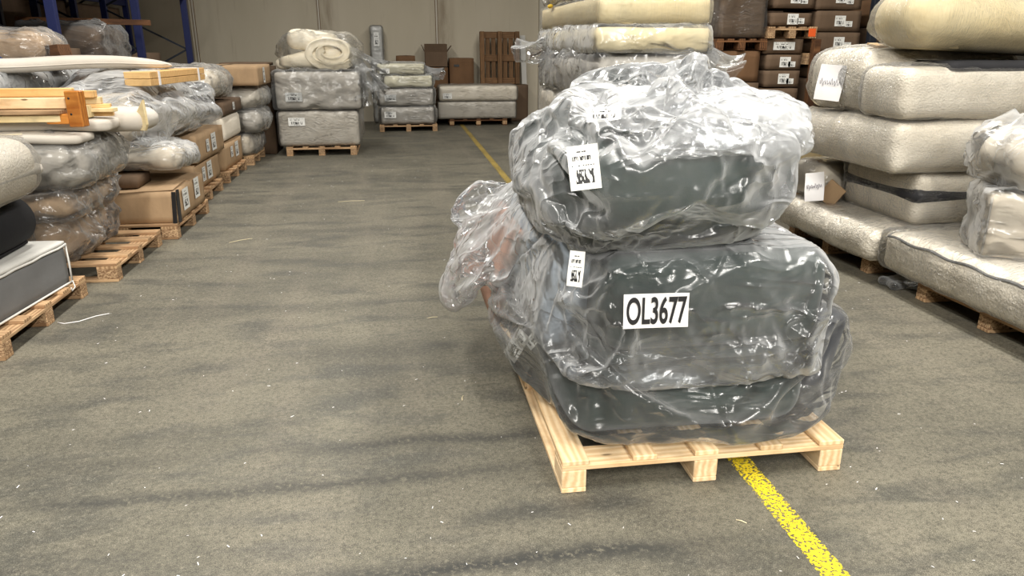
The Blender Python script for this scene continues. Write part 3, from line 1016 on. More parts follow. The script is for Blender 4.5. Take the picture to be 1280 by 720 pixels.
wrapped('cushion', 'lowest wrapped beige cushion of the sixth pallet of the left row', 'cushion', (-2.62, 12.1, DZ), (.8, .95, .3), M['beige'], M['film_clear'], r=.1, seed=41, gap=.03, famp=.04)
wrapped('cushion', 'middle wrapped roll with dark hollow end on the sixth pallet of the left row', 'cushion', (-2.52, 12.1, DZ + .33), (.95, .95, .32), M['greysofa'], M['film_clear'], r=.15, seed=42, gap=.02, famp=.04)
wrapped('cushion', 'upper wrapped white roll under the far carton of the left row', 'cushion', (-2.55, 12.1, DZ + .68), (1.0, .95, .3), M['white_boucle'], M['film_clear'], r=.14, seed=43, gap=.02, famp=.04)
carton('brown carton with side label topping the far end of the left row', (-2.5, 12.05, DZ + 1.01), (1.0, 1.15, .28), labels=((-.1, .14, .16, .22, 'r', 't'),), seed=17)
carton('flat dark carton lid lying behind the far carton of the left row', (-2.45, 13.2, 1.4), (.75, .6, .05), mat='card_dark', seed=18, tape=False)
carton('tall brown carton standing behind the far end of the left row', (-2.45, 13.2, .0), (.8, .8, 1.39), mat='card_dark', seed=19)

# ---- big plastic bag with beige sofa pieces above the cartons
big = thing('sofa_module', 'beige sofa seat in a big crumpled plastic bag on the cartons of the left row', 'sofa', (-2.9, 8.85, DZ + .635))
collider(soft('seat_base', (1.0, 1.15, .3), (.02, .1, .0), M['white_boucle'], big, r=.12, bulge=.03, seed=45, rot=(0, R(0), 0)))
collider(soft('backrest', (.55, 1.1, .36), (-.15, .1, .31), M['greysofa'], big, r=.12, bulge=.02, seed=46))
collider(soft('loose_cushion', (.75, .8, .4), (.05, -1.0, .06), M['beige'], big, r=.12, seed=47, rot=(R(4), 0, 0)))
wrapped('sofa_module', 'rounded beige armchair piece wrapped in film, behind the big crumpled bag', 'sofa', (-2.72, 10.6, DZ + .9), (.85, .9, .36), M['beige'], M['film_clear'], r=.16, seed=48, gap=.02, famp=.04, rx=R(-2))
tan_low = carton('low tan carton supporting the rounded beige armchair piece', (-2.85, 9.98 + .75, DZ + .87), (.7, .5, .03), seed=61, tape=False)

# ---- second row on the left: long mattresses under grey plastic
wrapped('mattress', 'long mattress under grey plastic sheet behind the timber bundle', 'mattress', (-4.42, 7.95, .95), (1.9, 2.6, .5), M['greysofa'], M['film_grey'], r=.06, seed=50, gap=.02, famp=.03)
wrapped('mattress', 'lower wrapped mattress stack of the second row behind the timber bundle', 'mattress', (-4.45, 7.95, DZ), (1.8, 2.4, .79), M['greysofa'], M['film_clear'], r=.06, seed=51)
pallet('pallet of the second row hidden behind the left row', (-5.25, 6.9, 0), 0, 1.6, 2.1)
t = thing('long_cushion', 'long flat oatmeal cushion with tapering ends on the grey plastic sheet', 'cushion', (-3.3, 7.85, 1.485), R(40))
V, F = soft_data(2.35, .5, .12, r=.058, step=.04, bulge=.0, amp=.006)
u = V[:, 0] / 1.175
V[:, 2] = (V[:, 2] - .03) * (1 - .75 * np.abs(u) ** 5) + .03 + .012 * np.sin(V[:, 0] * 4)
V[:, 1] *= (1 - .5 * np.abs(u) ** 6)
mesh_obj('cover', V, F, M['grey_board'], t)
tube_obj('seam_piping', [(x / 10, -.252 * (1 - .5 * abs(x / 11.75) ** 6), .05 + .012 * math.sin(x * .4)) for x in range(-11, 12)], .006, M['grey_board'], t)
t = thing('timber_bundle', 'two stacked honey pine beams strapped with white plastic on the big crumpled bag', 'timber', (-2.42, 7.64, 1.345), R(-6))
for q in range(2):
    box('beam', (.24, 1.45, .062), (0, .72, .066 * q), M['wood_honey'], t, (0, 0, 0), bevel=.004)
for yy in (.2, 1.25):
    for s in (-1, 1):
        box('strap', (.006, .04, .13), (s * .124, yy, 0), M['paper'], t, bevel=0)
    box('strap', (.25, .04, .006), (0, yy, .129), M['paper'], t, bevel=0)
t = thing('cushion', 'crumpled brownish wrapped cushion high at the left edge, in front of the dark rack', 'cushion', (-4.2, 8.6, 1.475), R(5))
soft('padded_body', (1.4, .8, .36), (0, 0, .0), M['tan'], t, r=.14, bulge=.03, amp=.02, seed=52)
shell('plastic_wrap', (1.4, .8, .36), (0, 0, 0), M['film_clear'], t, gap=.02, amp=.03, r=.15, bulge=.03)
tube_obj('blue_end_cap', [(.33, -.46, .1), (.33, -.44, .1)], .035, M['bluecap'], t, 12)
t = box('brown_board', (.12, .3, .24), (-3.38, 8.5, 1.475), M['wood_dark'], None, (0, R(-8), 0))
tag(t, 'short dark brown board end beside the brownish wrapped cushion', 'board')

# ================================================================ BACK OF THE HALL
pallet('pallet under the two grey wrapped boxes and the quilt roll, back left of the aisle', (-1.85, 12.52, 0), 0, 1.12, 1.2)
wrapped('sofa_box', 'lower smooth grey wrapped block with a white label, under the crumpled grey block', 'sofa', (-1.31, 13.32, DZ), (1.28, 1.5, .56), M['greysofa'], M['film_wrap'], r=.05, seed=60, gap=.012, famp=.012, labels=((-.34, .4, .26, .13, 'f', 'w'),))
wrapped('sofa_box', 'upper crumpled grey wrapped block with a white label, carrying the ivory quilt roll', 'sofa', (-1.28, 13.32, DZ + .585), (1.34, 1.5, .58), M['greysofa'], M['film_clear'], r=.05, seed=61, gap=.025, famp=.04, labels=((-.38, .2, .26, .14, 'f', 'w'),))
t = thing('quilt_roll', 'thick ivory quilt rolled up in clear film on the crumpled grey block', 'quilt', (-1.22, 13.1, DZ + 1.195))
# spiral of padding seen end on
V, F = [], []
n = 90
prof = []
for k in range(n + 1):
    a = k / n * 2 * math.pi * 1.55
    rr = .09 + .16 * k / n
    prof.append((rr * math.cos(a + 2.2) * 1.6 + .16, rr * math.sin(a + 2.2) * .95 + .26))
th = .062
P = []
for k, (x, z) in enumerate(prof):
    a = prof[min(k + 1, n)]
    b = prof[max(k - 1, 0)]
    d = Vector((a[0] - b[0], a[1] - b[1])).normalized()
    nx, nz = -d.y, d.x
    P.append(((x + nx * th, z + nz * th), (x - nx * th, z - nz * th)))
for j, (y, ins) in enumerate(((-.4, .5), (-.43, .75), (-.4, 1.), (0, 1.), (.45, 1.), (.5, .6))):
    for (o_, i_), (cx, cz) in zip(P, prof):
        for q in (o_, i_):
            V.append((cx + (q[0] - cx) * ins, y if j else -.4, max(.0, cz + (q[1] - cz) * ins)))
m_ = 2 * (n + 1)
for j in range(5):
    for k in range(n):
        a = j * m_ + 2 * k
        F.append((a, a + 2, a + m_ + 2, a + m_))
        F.append((a + 1, a + m_ + 1, a + m_ + 3, a + 3))
for j in (0, 5):
    for k in range(n):
        a = j * m_ + 2 * k
        F.append((a, a + 1, a + 3, a + 2))
for e in (0, 2 * n):
    for j in range(5):
        a = j * m_ + e
        F.append((a, a + 1, a + m_ + 1, a + m_))
V = np.array(V)
V = V + (fbm(V * 5, 3, 3) * .012)[:, None]
V[:, 2] = np.maximum(V[:, 2], .002)
mesh_obj('rolled_quilt', V, F, M['duvet'], t)
V, F = soft_data(1.05, .8, .34, r=.13, step=.05, bulge=.02, amp=.02, freq=3.5, seed=63)
V[:, 2] *= .55 + .45 * np.clip((V[:, 0] + .45) / .6, 0, 1)
mesh_obj('folded_quilt', V, F, M['duvet'], t, True, (-.18, .02, 0), (0, R(0), 0))
V, F = soft_data(.78, .82, .3, r=.12, step=.05, bulge=.02, amp=.02, freq=3.5, seed=64)
mesh_obj('folded_quilt', V, F, M['duvet'], t, True, (-.14, .06, .29), (0, R(7), 0))
shell('plastic_wrap', (1.16, .95, .5), (.0, .02, 0), M['film_wrap'], t, gap=.03, amp=.05, r=.2, bulge=.04, freq=3.)
tail('gathered_film', (.42, -.1, .2), (.86, -.35, -.12), .2, .3, M['film_clear'], t, 7, 2, .9)
tail('gathered_film', (.5, -.1, .1), (.78, -.3, -.45), .16, .3, M['film_clear'], t, 6, 5, .9)

pallet('pallet under the four cream and grey wrapped blocks near the back wall', (-.43, 15.95, 0), 0, 1.2, 1.0)
wrapped('sofa_box', 'lowest grey block in crinkled film with a label, stack near the back wall', 'sofa', (.16, 16.5, DZ), (1.1, 1.0, .35), M['greysofa'], M['film_clear'], r=.04, seed=70, gap=.02, famp=.03, labels=((-.36, .2, .24, .13, 'f', 'w'),))
wrapped('sofa_box', 'second grey block in crinkled film with a crooked label, stack near the back wall', 'sofa', (.15, 16.5, DZ + .37), (1.12, 1.0, .35), M['greysofa'], M['film_clear'], r=.04, seed=71, gap=.02, famp=.03, labels=((-.33, .17, .24, .13, 'f', 'w'),))
wrapped('foam_block', 'pale cream foam block in film, third from the floor near the back wall', 'foam', (.2, 16.5, DZ + .74), (.98, 1.0, .24), M['lightcream'], M['film_bag'], r=.03, seed=72, gap=.02, famp=.03)
t = wrapped('foam_block', 'yellowish cream foam block with a label and loose film flap, topmost near the back wall', 'foam', (.06, 16.5, DZ + .995), (.96, 1.0, .22), M['lightcream'], M['film_bag'], r=.02, seed=73, gap=.015, famp=.015, labels=((-.33, .08, .2, .1, 'f', 'w'),))
tail('loose_film_flap', (.42, -.1, .16), (.86, -.3, .0), .1, .17, M['film_grey'], t, 5, 1, .7)
t = thing('wrapped_panel', 'tall white wrapped panel with a label leaning against the back wall', 'panel', (-.45, 17.95, 0))
t.rotation_euler = (R(-3), 0, 0)
soft('panel_body', (.26, .14, 2.14), (0, 0, 0), M['whitetrim'], t, r=.05, step=.05, amp=.006)
shell('plastic_wrap', (.26, .14, 2.14), (0, 0, 0), M['film_clear'], t, gap=.015, amp=.02, r=.06)
sheet('printed_label', .12, .3, (0, -.1, 1.85), FRONT, M['label_tall'], t)
carton('small brown carton just showing behind the cream foam blocks', (.18, 17.6, 0), (.42, .5, 1.5), mat='card_red', seed=74)

pallet('damaged brown pallet under the white mattress at the back wall', (1.1, 16.98, 0), 0, 1.3, .7, mats=(M['wood_dark'], M['wood_old']))
wrapped('mattress', 'grey wrapped bed base under the white mattress at the back wall', 'mattress', (1.73, 17.36, DZ), (1.76, .72, .37), M['greysofa'], M['film_wrap'], r=.02, seed=75, famp=.008, ffreq=3.)
t = wrapped('mattress', 'white mattress in tight film on the grey base at the back wall', 'mattress', (1.76, 17.36, DZ + .385), (1.76, .74, .33), M['white_boucle'], M['film_wrap'], r=.05, seed=76, famp=.01, labels=((-.7, .12, .2, .12, 'f', 'w'),))
carton('tall reddish brown carton with a hand hole, left of the upright pallet', (1.46, 17.98, .0), (.56, .44, 1.44), mat='card_red', seed=77)
sheet('hand_hole', .12, .05, (1.34, 17.745, 1.28), FRONT, M['ink'], bpy.data.objects['cardboard_carton'] if False else None)
hh = [o for o in bpy.data.objects if o.name.startswith('hand_hole')][0]
par = [o for o in bpy.data.objects if o.get('label', '').startswith('tall reddish brown carton with a hand')][0]
hh.parent = par
hh.location = (-.12, -.235, 1.28)
carton('reddish brown carton under the open carton, at the back wall', (.86, 17.98, .0), (.56, .44, 1.24), mat='card_red', seed=78)
carton('open dark carton with raised flaps on the reddish brown carton at the back wall', (.88, 17.96, 1.26), (.5, .4, .32), mat='card_dark', flaps=((R(20), 'f'), (R(-8), 'b'), (R(-25), 'l'), (R(38), 'r')), seed=79)
t = carton('dark carton plinth under the upright pallet at the back wall', (2.42, 17.98, .0), (1.2, .4, .84), mat='card_dark', seed=80)
# upright pallet: stands on its end
pt = pallet('old brown pallet standing upright against the back wall, its underside showing', (1.9, 17.9, .86), 0, .92, 1.17, decks=7, mats=(M['wood_brown'], M['wood_brown']), wide=.1, narrow=.1)
pt.rotation_euler = (R(-90 - 3), 0, 0)
pt.location = (1.9, 18.04 - .17, .86 + 1.17)
t = box('white_board', (.12, .03, 1.95), (3.0, 18.0, 0), M['whitetrim'], None, (R(-4), R(-2), 0))
tag(t, 'narrow pale board leaning against the back wall right of the upright pallet', 'board')

# ================================================================ TALL CREAM STACK BEHIND THE GREEN BUNDLE
pallet('pallet hidden under the tall cream mattress stack', (1.32, 5.05, 0), 0, .9, 2.0)
cx, cy = 1.72, 6.1
zz = DZ
for k, (dz, dx, dy, mt, fm, lb, r_) in enumerate((
        (.38, .8, 2.06, 'white_boucle', 'film_wrap', 'lowest white mattress of the tall cream stack', .06),
        (.36, .8, 2.06, 'white_boucle', 'film_wrap', 'second white mattress from the floor of the tall cream stack', .06),
        (.42, .8, 2.06, 'white_boucle', 'film_wrap', 'pale quilted mattress with piping, third from the floor of the tall cream stack', .05))):
    t = wrapped('mattress', lb, 'mattress', (cx, cy, zz), (dx, dy, dz), M[mt], M[fm], r=r_, seed=80 + k, famp=.012)
    zz += dz + .015
t = wrapped('mattress', 'greyish wrapped slab below the two cream foam slabs of the tall stack', 'mattress', (cx + .02, cy - .02, zz), (.78, 2.0, .285), M['greysofa'], M['film_clear'], r=.04, seed=84, gap=.025, famp=.045)
zz += .305
t = wrapped('foam_slab', 'cream foam slab in pleated film, second from the top of the tall stack', 'foam', (cx, cy, zz), (.78, 2.06, .165), M['cream'], M['film_bag'], r=.02, seed=85, gap=.02, famp=.02, ffreq=4.)
tail('gathered_film', (-.38, .6, .09), (-.62, .85, .0), .09, .12, M['film_bag'], t, 5, 1, .8)
tail('gathered_film', (.36, -.95, -.06), (.56, -1.0, -.18), .14, .22, M['film_clear'], t, 6, 3, .9)
zz += .185
t = wrapped('foam_slab', 'topmost cream foam slab in shiny film on the tall stack', 'foam', (cx, cy, zz), (.78, 2.06, .175), M['cream'], M['film_vert'], r=.02, seed=86, gap=.015, famp=.012)
soft('yellow_foam_scrap', (.03, .12, .03), (-.415, .5, .168), M['yellow_foam'], t, r=.02, step=.02)
zz += .195
wrapped('foam_slab', 'ivory padded slab crowning the tall cream stack, cut by the top of the picture', 'foam', (cx, cy + .05, zz), (.74, 1.9, .16), M['duvet'], M['film_clear'], r=.07, seed=87, gap=.02, famp=.03)

# ================================================================ RIGHT SIDE
pallet_side('pallet under the big wrapped sofa pile on the right', 3.58, 5.1, 1.25, 1.3, right=True, wide=.14, narrow=.1)
t = wrapped('mattress', 'sagging pale wrapped mattress lowest in the right sofa pile', 'mattress', (4.15, 5.62, DZ), (1.45, 1.45, .24), M['white_boucle'], M['film_wrap'], r=.08, bulge=.03, amp=.02, seed=90, famp=.02)
t = wrapped('sofa_module', 'low pale wrapped block with a charcoal band, near the bottom of the right sofa pile', 'sofa', (4.5, 5.42, DZ + .265), (1.45, .95, .38), M['white_boucle'], M['film_stretch'], r=.06, seed=91, bulge=.02, famp=.02)
soft('charcoal_band', (1.49, .99, .11), (0, 0, .17), M['blackband'], t, r=.05, bulge=.02, amp=.01, seed=91)
wrapped('cushion', 'dark beige wrapped cushion with a tan cardboard corner, behind the handwritten lower sheet', 'cushion', (3.92, 6.2, DZ + .265), (.7, .5, .3), M['beige'], M['film_clear'], r=.1, seed=92)
t = box('tan_corner_board', (.16, .02, .2), (3.6, 5.86, .42), M['card'], None, (R(8), R(35), R(-50)))
tag(t, 'tan cardboard corner sticking out of the right sofa pile', 'board')
t = wrapped('sofa_module', 'wide pale boucle block in tight film, middle layer of the right sofa pile', 'sofa', (4.4, 5.62, DZ + .665), (1.75, 1.4, .36), M['white_boucle'], M['film_stretch'], r=.07, bulge=.03, seed=93, famp=.02, amp=.022, freq=2.5)
for x in (-.2, .35):
    tube_obj('upholstery_seam', [(x, -.735, .03 + q * .03) for q in range(11)], .004, M['beige'], t)
t = wrapped('sofa_module', 'pale rounded sofa arm behind the strapped seat block in the right sofa pile', 'sofa', (4.2, 5.85, DZ + 1.05), (1.3, .95, .48), M['white_boucle'], M['film_wrap'], r=.16, bulge=.02, amp=.014, seed=94, famp=.02)
soft('charcoal_panel', (.3, .05, .2), (-.4, -.49, .02), M['blackband'], t, r=.02, step=.03)
t = wrapped('sofa_module', 'pale seat block with a black strap on top, under the cream padded roll', 'sofa', (4.4, 5.2, DZ + 1.05), (1.75, .55, .36), M['white_boucle'], M['film_stretch'], r=.08, bulge=.02, seed=95, famp=.02, amp=.02, freq=2.6)
soft('black_strap', (1.5, .5, .075), (.22, -.02, .33), M['blackband'], t, r=.035, amp=.008)
box('peach_board_corner', (.16, .1, .02), (-.62, .5, .5), M['wood_new'], t, (R(15), 0, R(30)), bevel=.002)
wrapped('cushion', 'large cream padded roll in stretch film on top of the right sofa pile', 'cushion', (4.5, 5.3, DZ + 1.5), (1.8, .68, .42), M['cream'], M['film_vert'], r=.2, bulge=.03, amp=.012, seed=96, gap=.02, famp=.02, ry=R(3))


def scribble(seed, w_, h_, parent, loc, rot):
    """pen strokes of an illegible handwritten word"""
    rnd = random.Random(seed)
    holder = tube_obj('handwriting', [(-.5 * w_ + w_ * q / 46, h_ * (math.sin(q * 1.15 + rnd.random() * 1.6) * .3 + .35 * (1 if q % 11 == 5 else 0) - .35 * (q % 13 == 9)), .0) for q in range(47)], .0016, M['blueink'], parent, 4)
    holder.location = loc
    holder.rotation_euler = rot
    return holder


def note(label, loc, rot, w_, h_, seed):
    t = sheet('handwritten_sheet', w_, h_, loc, rot, M['paper'], None, curl=.012, nx=8, ny=8)
    tag(t, label, 'paper')
    scribble(seed, w_ * .8, h_ * .2, t, (0, 0, .02), (0, 0, 0))
    return t


note('white handwritten sheet hanging on the rounded sofa arm of the right pile', (3.47, 5.78, 1.42), (R(84), R(3), R(-58)), .22, .28, 5)
note('white handwritten sheet low on the right pile above the sagging mattress', (3.45, 5.78, .57), (R(80), R(-12), R(-58)), .17, .24, 9)

pallet_side('pallet with chip blocks under the thick oatmeal mattress on the right', 3.56, 3.22, 1.28, 1.2, right=True, wide=.14, narrow=.1)
t = thing('mattress', 'thick oatmeal mattress with piped edge and wrapped footstool on it, right of the aisle', 'mattress', (4.15, 3.75, DZ))
soft('mattress_body', (1.35, 2.15, .27), (0, 0, 0), M['white_boucle'], t, r=.06, bulge=.01, amp=.014, freq=3, seed=97)
shell('plastic_wrap', (1.35, 2.15, .27), (0, 0, 0), M['film_wrap'], t, gap=.032, amp=.014, r=.08, bulge=.01)
pp = []
for q in range(41):
    pp.append((-.675 - .004, 1.02 - q * .051, .245 + .008 * math.sin(q * .9)))
tube_obj('edge_piping', [(.6 - q * .12, 1.078, .245) for q in range(11)] + pp, .009, M['springgrey'], t)
st = thing('footstool', 'pale cube footstool in creased film on the thick oatmeal mattress', 'footstool', (3.92, 4.12, DZ + .29), R(-28))
collider(soft('stool_body', (.5, .5, .4), (0, 0, 0), M['beige'], st, r=.03, step=.04, bulge=.01, amp=.008, seed=98))
for a, b in ((-1, -1), (1, -1), (-1, 1), (1, 1)):
    tube_obj('edge_piping', [(a * .25, b * .25, .02 + q * .036) for q in range(11)], .007, M['greysofa'], st)
shell('plastic_wrap', (.5, .5, .4), (0, 0, 0), M['film_bag'], st, gap=.02, amp=.03, r=.05, step=.03)
wrapped('cushion', 'puffy beige cushion in a loose bag on the cube footstool, right edge of the picture', 'cushion', (4.05, 4.1, DZ + .72), (.75, .6, .34), M['beige'], M['film_bag'], r=.16, bulge=.03, seed=99, gap=.03, famp=.05, ffreq=4.)
t = thing('film_scrap', 'scrap of clear film on the floor beside the oatmeal mattress', 'plastic scrap', (3.62, 4.78, 0.0))
V, F = soft_data(.22, .2, .05, r=.02, step=.02, amp=.02, freq=9, ridged=True)
V[:, 2] = np.maximum(V[:, 2], .002)
mesh_obj('crumpled_film', V, F, M['film_bag'], t)

# ================================================================ RIGHT REAR: CARTONS AND RACK
RY = 9.6


def cart(x0, x1, z0, z1, label, mat='card_dark', lab=1, y=RY, depth=.9, seed=0):
    L = []
    w_ = x1 - x0
    if lab:
        L.append((w_ * .02, (z1 - z0) * .5, .15, .13, 'f', 'w'))
    if lab > 1:
        L.append((w_ * .22, (z1 - z0) * .36, .1, .07, 'f', 'w'))
    return carton(label, ((x0 + x1) / 2, y + depth / 2, z0), (w_, depth, z1 - z0 - .006), mat=mat, labels=L, seed=seed, tape=False)


for k, (x0, x1, z0, z1, lb, lab) in enumerate((
        (5.46, 5.98, .0, .46, 'lowest carton of the column right of the timber post', 0),
        (5.46, 5.98, .46, .92, 'second carton from the floor right of the timber post', 0),
        (5.46, 5.98, .92, 1.3, 'dark carton with one torn label just below the pallet right of the timber post', 1),
        (5.47, 6.1, 1.625, 1.88, 'carton with two labels directly on the pallet beside the steel upright', 2),
        (5.45, 6.08, 1.885, 2.15, 'middle carton with two labels beside the steel upright', 2),
        (5.43, 6.06, 2.155, 2.45, 'topmost carton with two labels beside the steel upright', 2),
        (4.8, 5.3, .0, .45, 'lowest carton left of the timber post', 1),
        (4.8, 5.3, .455, .9, 'second carton from the floor left of the timber post', 1),
        (4.8, 5.3, .905, 1.17, 'third carton from the floor left of the timber post', 1),
        (4.82, 5.3, 1.18, 1.4, 'lower of two labelled cartons under the orange stickered pallet', 2),
        (4.82, 5.3, 1.405, 1.6, 'flat carton with printed ends under the orange stickered pallet', 2),
        (4.82, 5.38, 1.955, 2.12, 'carton with labels directly on the orange stickered pallet', 2),
        (4.84, 5.4, 2.17, 2.42, 'uppermost labelled carton above the orange stickered pallet', 2))):
    cart(x0, x1, z0, z1, lb, lab=lab, seed=100 + k, mat='card_dark')
pallet('pallet between the carton columns beside the steel upright', (5.36, RY - .02, 1.315 + .155), 0, .8, .9)
sup = carton('wide dark carton carrying the pallet beside the steel upright', (5.78, RY + .48, 1.305), (.66, .85, .16), mat='card_dark', seed=120)
op = pallet('pallet with a round orange sticker between the carton columns', (4.78, RY - .03, 1.8), 0, .68, .9)
box('orange_sticker', (.1, .003, .1), (.61, -.004, .022), M['orange'], op, bevel=.0014)
carton('wide dark carton carrying the orange stickered pallet', (5.06, RY + .48, 1.605), (.55, .85, .19), mat='card_dark', seed=121, labels=((0, .1, .3, .1, 'f', 'w'),))
t = box('timber_post', (.09, .09, 1.79), (5.4, RY - .12, 0), M['wood_dark'], None, (0, R(.5), 0))
tag(t, 'grey brown timber post standing between the two carton columns', 'post')
wrapped('goods_load', 'dark film wrapped load of brown cartons on a pallet, left of the labelled columns', 'load', (4.44, RY + .45, 1.805), (.62, .85, .75), M['card_dark'], M['film_wrap'], r=.02, seed=122, famp=.02, ffreq=3.)
pallet('pallet under the dark film wrapped load', (4.1, RY, 1.65), 0, .7, .9, mats=(M['wood_dark'], M['wood_dark']))
carton('orange brown carton below the film wrapped load', (4.44, RY + .45, 1.25), (.6, .8, .39), mat='card_red', seed=123)
carton('dark carton on the floor below the film wrapped load', (4.44, RY + .45, 0), (.62, .85, 1.24), mat='card_dark', seed=124)
carton('brown carton upper right behind the cream padded roll', (6.75, RY + .6, 1.95), (.75, .8, .35), mat='card_red', seed=125, labels=((0, .2, .15, .1, 'f', 'w'),))
carton('brown carton behind the cream padded roll, under its twin', (6.75, RY + .6, 1.5), (.75, .8, .44), mat='card_dark', seed=126)
carton('large brown carton on the floor behind the cream padded roll', (6.75, RY + .6, 0), (.8, .85, 1.49), mat='card_dark', seed=127)
carton('brown carton far right behind the cream padded roll', (7.7, RY + .6, 1.2), (.8, .8, .95), mat='card_dark', seed=128)
carton('large brown carton on the floor at the far right', (7.7, RY + .6, 0), (.85, .85, 1.19), mat='card_dark', seed=129)
wrapped('mattress', 'tan edged slab just showing behind the right sofa pile', 'mattress', (4.25, 7.4, .62), (.95, 1.3, .22), M['cream'], None, r=.03, seed=130)
carton('plain carton under the tan edged slab behind the right sofa pile', (4.3, 7.4, 0), (.9, 1.25, .61), seed=131)


def rack(label, x0, x1, ys, zs, mat, height=4.6, brace=True, decks=True, depth_dir='x'):
    """pallet racking: frames stand at each y in ys, uprights at x0 and x1; beams and decks at zs"""
    t = thing('pallet_rack', label, 'rack', (0, 0, 0))
    for y in ys:
        for x in (x0, x1):
            box('upright', (.1, .09, height), (x, y, 0), mat, t, bevel=.004)
        if brace:
            n_ = 6
            for q in range(n_):
                za, zb = .25 + q * .7, .25 + (q + 1) * .7
                xa, xb = (x0, x1) if q % 2 == 0 else (x1, x0)
                L_ = math.hypot(x1 - x0, zb - za)
                o = box('brace', (L_, .03, .03), ((x0 + x1) / 2, y, (za + zb) / 2), M['rackdark'], t, (0, -math.atan2(zb - za, xb - xa), 0), bevel=0)
    for z in zs:
        for x in (x0, x1):
            box('beam', (.06, ys[-1] - ys[0], .12), (x, (ys[0] + ys[-1]) / 2, z), mat, t, bevel=.004)
        if decks:
            for q in range(int((ys[-1] - ys[0]) / 1.1)):
                box('deck_panel', (abs(x1 - x0) + .05, 1.06, .02), ((x0 + x1) / 2, ys[0] + .6 + q * 1.1, z + .122), M['wood_dark'], t, bevel=0)
    return t


rack('blue pallet rack with black braces along the left side of the hall', -3.75, -5.1, (6.6, 9.35, 12.2, 14.9), (2.5,), M['rackblue'])
rack('second blue pallet rack further left in the dark', -5.6, -6.8, (6.6, 9.35, 12.2, 14.9, 17.6), (2.5,), M['rackblue'])
for q in range(5):
    carton(['dark carton stored on the left rack shelf nearest the camera', 'dark carton second along the left rack shelf', 'dark carton third along the left rack shelf',
            'dark carton fourth along the left rack shelf', 'dark carton at the far end of the left rack shelf'][q], (-4.4, (7.35, 8.6, 10.1, 11.4, 13.5)[q], 2.645), (1.15, 1.15, 1.1), mat='card_dark', seed=140 + q)
for q in range(4):
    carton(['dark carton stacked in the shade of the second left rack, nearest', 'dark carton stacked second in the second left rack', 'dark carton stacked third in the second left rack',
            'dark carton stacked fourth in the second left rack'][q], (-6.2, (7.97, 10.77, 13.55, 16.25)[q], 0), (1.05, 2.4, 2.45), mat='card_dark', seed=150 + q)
wrapped('goods_load', 'crinkled wrapped goods in the shade beside the blue rack upright', 'load', (-4.3, 11.3, 0), (.95, 1.1, 1.95), M['card_dark'], M['film_clear'], r=.12, seed=160, gap=.03, famp=.05)
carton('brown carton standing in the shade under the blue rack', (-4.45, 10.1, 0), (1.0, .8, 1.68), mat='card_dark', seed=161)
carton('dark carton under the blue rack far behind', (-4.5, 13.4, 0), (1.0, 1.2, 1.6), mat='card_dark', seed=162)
t = box('timber_plank', (1.6, .1, .07), (-4.1, 11.2, 1.985), M['wood_dark'], None, (0, R(1), R(8)))
tag(t, 'brown timber plank lying on the wrapped goods beside the blue rack', 'timber')
rack('dark steel rack with galvanised uprights behind the right sofa pile', 6.2, 7.25, (9.5, 12.3), (2.9,), M['rackdark'])
rack('second dark steel rack behind the carton columns', 4.1, 5.3, (10.9, 13.7, 16.5), (2.9,), M['rackdark'])
for q in range(3):
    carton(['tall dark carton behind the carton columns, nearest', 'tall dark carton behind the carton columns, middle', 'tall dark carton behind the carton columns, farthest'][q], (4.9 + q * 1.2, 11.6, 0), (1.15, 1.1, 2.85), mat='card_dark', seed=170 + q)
V, F = bagshape(-2.86, 8.75, DZ + .655, 1.12, 2.7, .68, .2, .035, 24, amp=.07, freq=2.6)
HELP.append(collider(box('helper', (1.36, 3.6, .02), (-2.86, 8.8, DZ + .615), M['ink'], None)))
bag('plastic_bag', V, F, M['film_bag'], big, shrink=-.14, grav=.6)

run_sim(26)
for h in HELP:
    bpy.data.objects.remove(h)

# ================================================================ PRINTED SHEETS ON THE GREEN STACK, FLOOR LITTER
def text_mesh(s, size, mat, parent, loc, rot, sx=1., bold=.0):
    cu = bpy.data.curves.new('lettering', 'FONT')
    cu.body = s
    cu.size = size
    cu.offset = bold
    cu.extrude = .0004
    cu.align_x = 'CENTER'
    cu.align_y = 'CENTER'
    tmp = bpy.data.objects.new('tmp', cu)
    COL.objects.link(tmp)
    bpy.context.view_layer.update()
    me = bpy.data.meshes.new_from_object(tmp.evaluated_get(bpy.context.evaluated_depsgraph_get()))
    bpy.data.objects.remove(tmp)
    me.materials.clear()
    me.materials.append(mat)
    for v in me.vertices: v.co.x *= sx
    o = bpy.data.objects.new('lettering', me)
    link(o, parent)
    o.location, o.rotation_euler = loc, rot
    return o


def local(parent, p):
    return Vector(p) - parent.location


nl = sheet('number_sheet', .245, .127, local(mid, (.885, 2.42, .79)), (R(84), R(1), 0), M['paper'], mid, curl=.004)
text_mesh('OL3677', .137, M['ink'], nl, (0, -.004, .006), (0, 0, 0), sx=.5, bold=.003)
sheet('printed_label', .105, .15, local(top, (.61, 2.45, 1.31)), (R(82), R(-8), R(-14)), M['label_tall'], top, curl=.006)
sheet('printed_label', .12, .08, local(top, (.72, 2.62, 1.47)), (R(35), R(-6), R(-22)), M['label_wide'], top, curl=.004)
sheet('printed_label', .07, .13, local(mid, (.61, 2.52, .93)), (R(75), R(-6), R(-50)), M['label_tall'], mid, curl=.003)
sheet('printed_label', .09, .15, local(low, (.5, 3.22, .35)), (R(70), R(20), R(-60)), M['label_tall'], low, curl=.003)
sheet('printed_label', .05, .16, local(low, (.56, 2.98, .5)), (R(70), R(32), R(-50)), M['label_wide'], low, curl=.003)

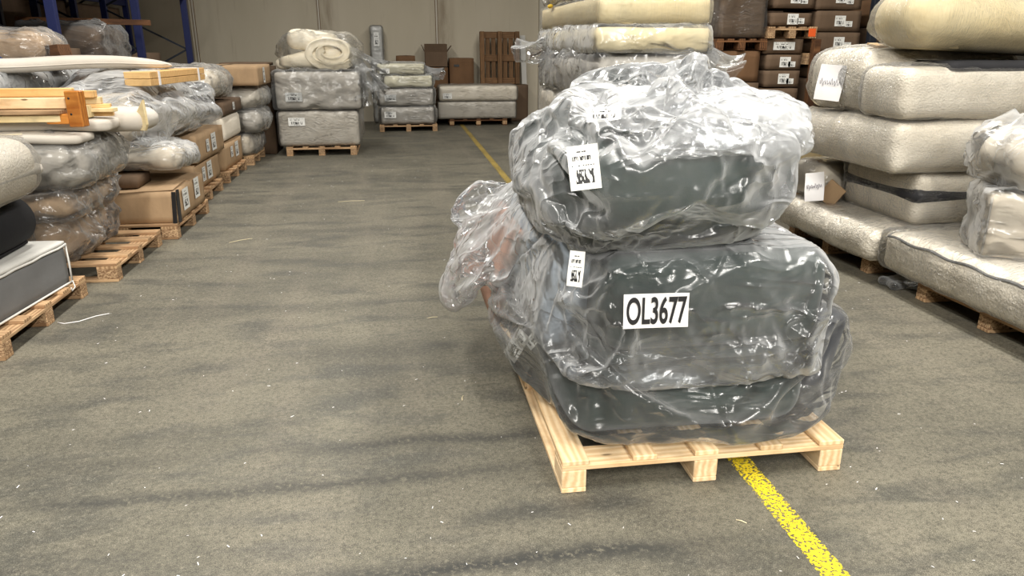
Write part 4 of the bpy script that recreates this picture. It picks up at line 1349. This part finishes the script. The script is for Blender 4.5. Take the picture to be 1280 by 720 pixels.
rnd = random.Random(3)
SPL = [(.35, 2.0, 50, .09), (.15, 4.6, 10, .07), (-.6, 8.6, 5, .3), (2.35, 3.6, 20, .05), (.25, 3.4, 80, .05), (1.2, 2.22, -40, .04), (-1.5, 6.9, 35, .22), (-2.12, 3.25, 8, .06)]
LB = ['pale straw splinter in the bottom middle of the floor', 'short white splinter left of the green stack', 'long pale scratch-like splinter far up the aisle',
      'white chip right of the green stack', 'thin splinter beside the near pallet edge', 'tiny white chip in front of the pale pallet', 'bent pale splinter in the left half of the aisle', 'thin splinter near the left bottom of the aisle']
for (x, y, a, L_), lb in zip(SPL, LB):
    o = tube_obj('wood_splinter', [(-L_ / 2, 0, .003), (0, L_ * .06, .004), (L_ / 2, 0, .003)], .0022, M['straw'], None, 4, (x, y, 0))
    o.rotation_euler = (0, 0, R(a))
    tag(o, lb, 'splinter', 'splinters on the floor')
o = tube_obj('cord_scrap', [(-2.25, 4.86, .004), (-2.2, 4.83, .004), (-2.12, 4.86, .004), (-2.05, 4.95, .004), (-1.98, 4.99, .004)], .003, M['paper'], None, 6)
tag(o, 'white cord trailing onto the floor from the nearest left pallet', 'cord')
V, F = [], []
for k in range(500):
    x, y = rnd.uniform(-2.1, 3.4), 1.6 + 11 * rnd.random() ** 1.6
    s = rnd.uniform(.0008, .0022)
    a = rnd.random() * 6.28
    l_ = s * rnd.uniform(1, 5)
    ca, sa = math.cos(a), math.sin(a)
    b = len(V)
    for (u, v) in ((-l_, -s), (l_, -s), (l_, s), (-l_, s)):
        V.append((x + u * ca - v * sa, y + u * sa + v * ca, .002))
    V.append((x, y, .002 + s))
    F += [(b, b + 1, b + 4), (b + 1, b + 2, b + 4), (b + 2, b + 3, b + 4), (b + 3, b, b + 4)]
o = mesh_obj('floor_litter', V, F, M['paper'], None, False)
tag(o, 'tiny white chips and fibres scattered over the concrete floor', 'litter', None, 'stuff')

print('SCRIPT', round(time.time() - T0, 1), 's', sum(len(o.data.polygons) for o in bpy.data.objects if o.type == 'MESH'), 'faces')
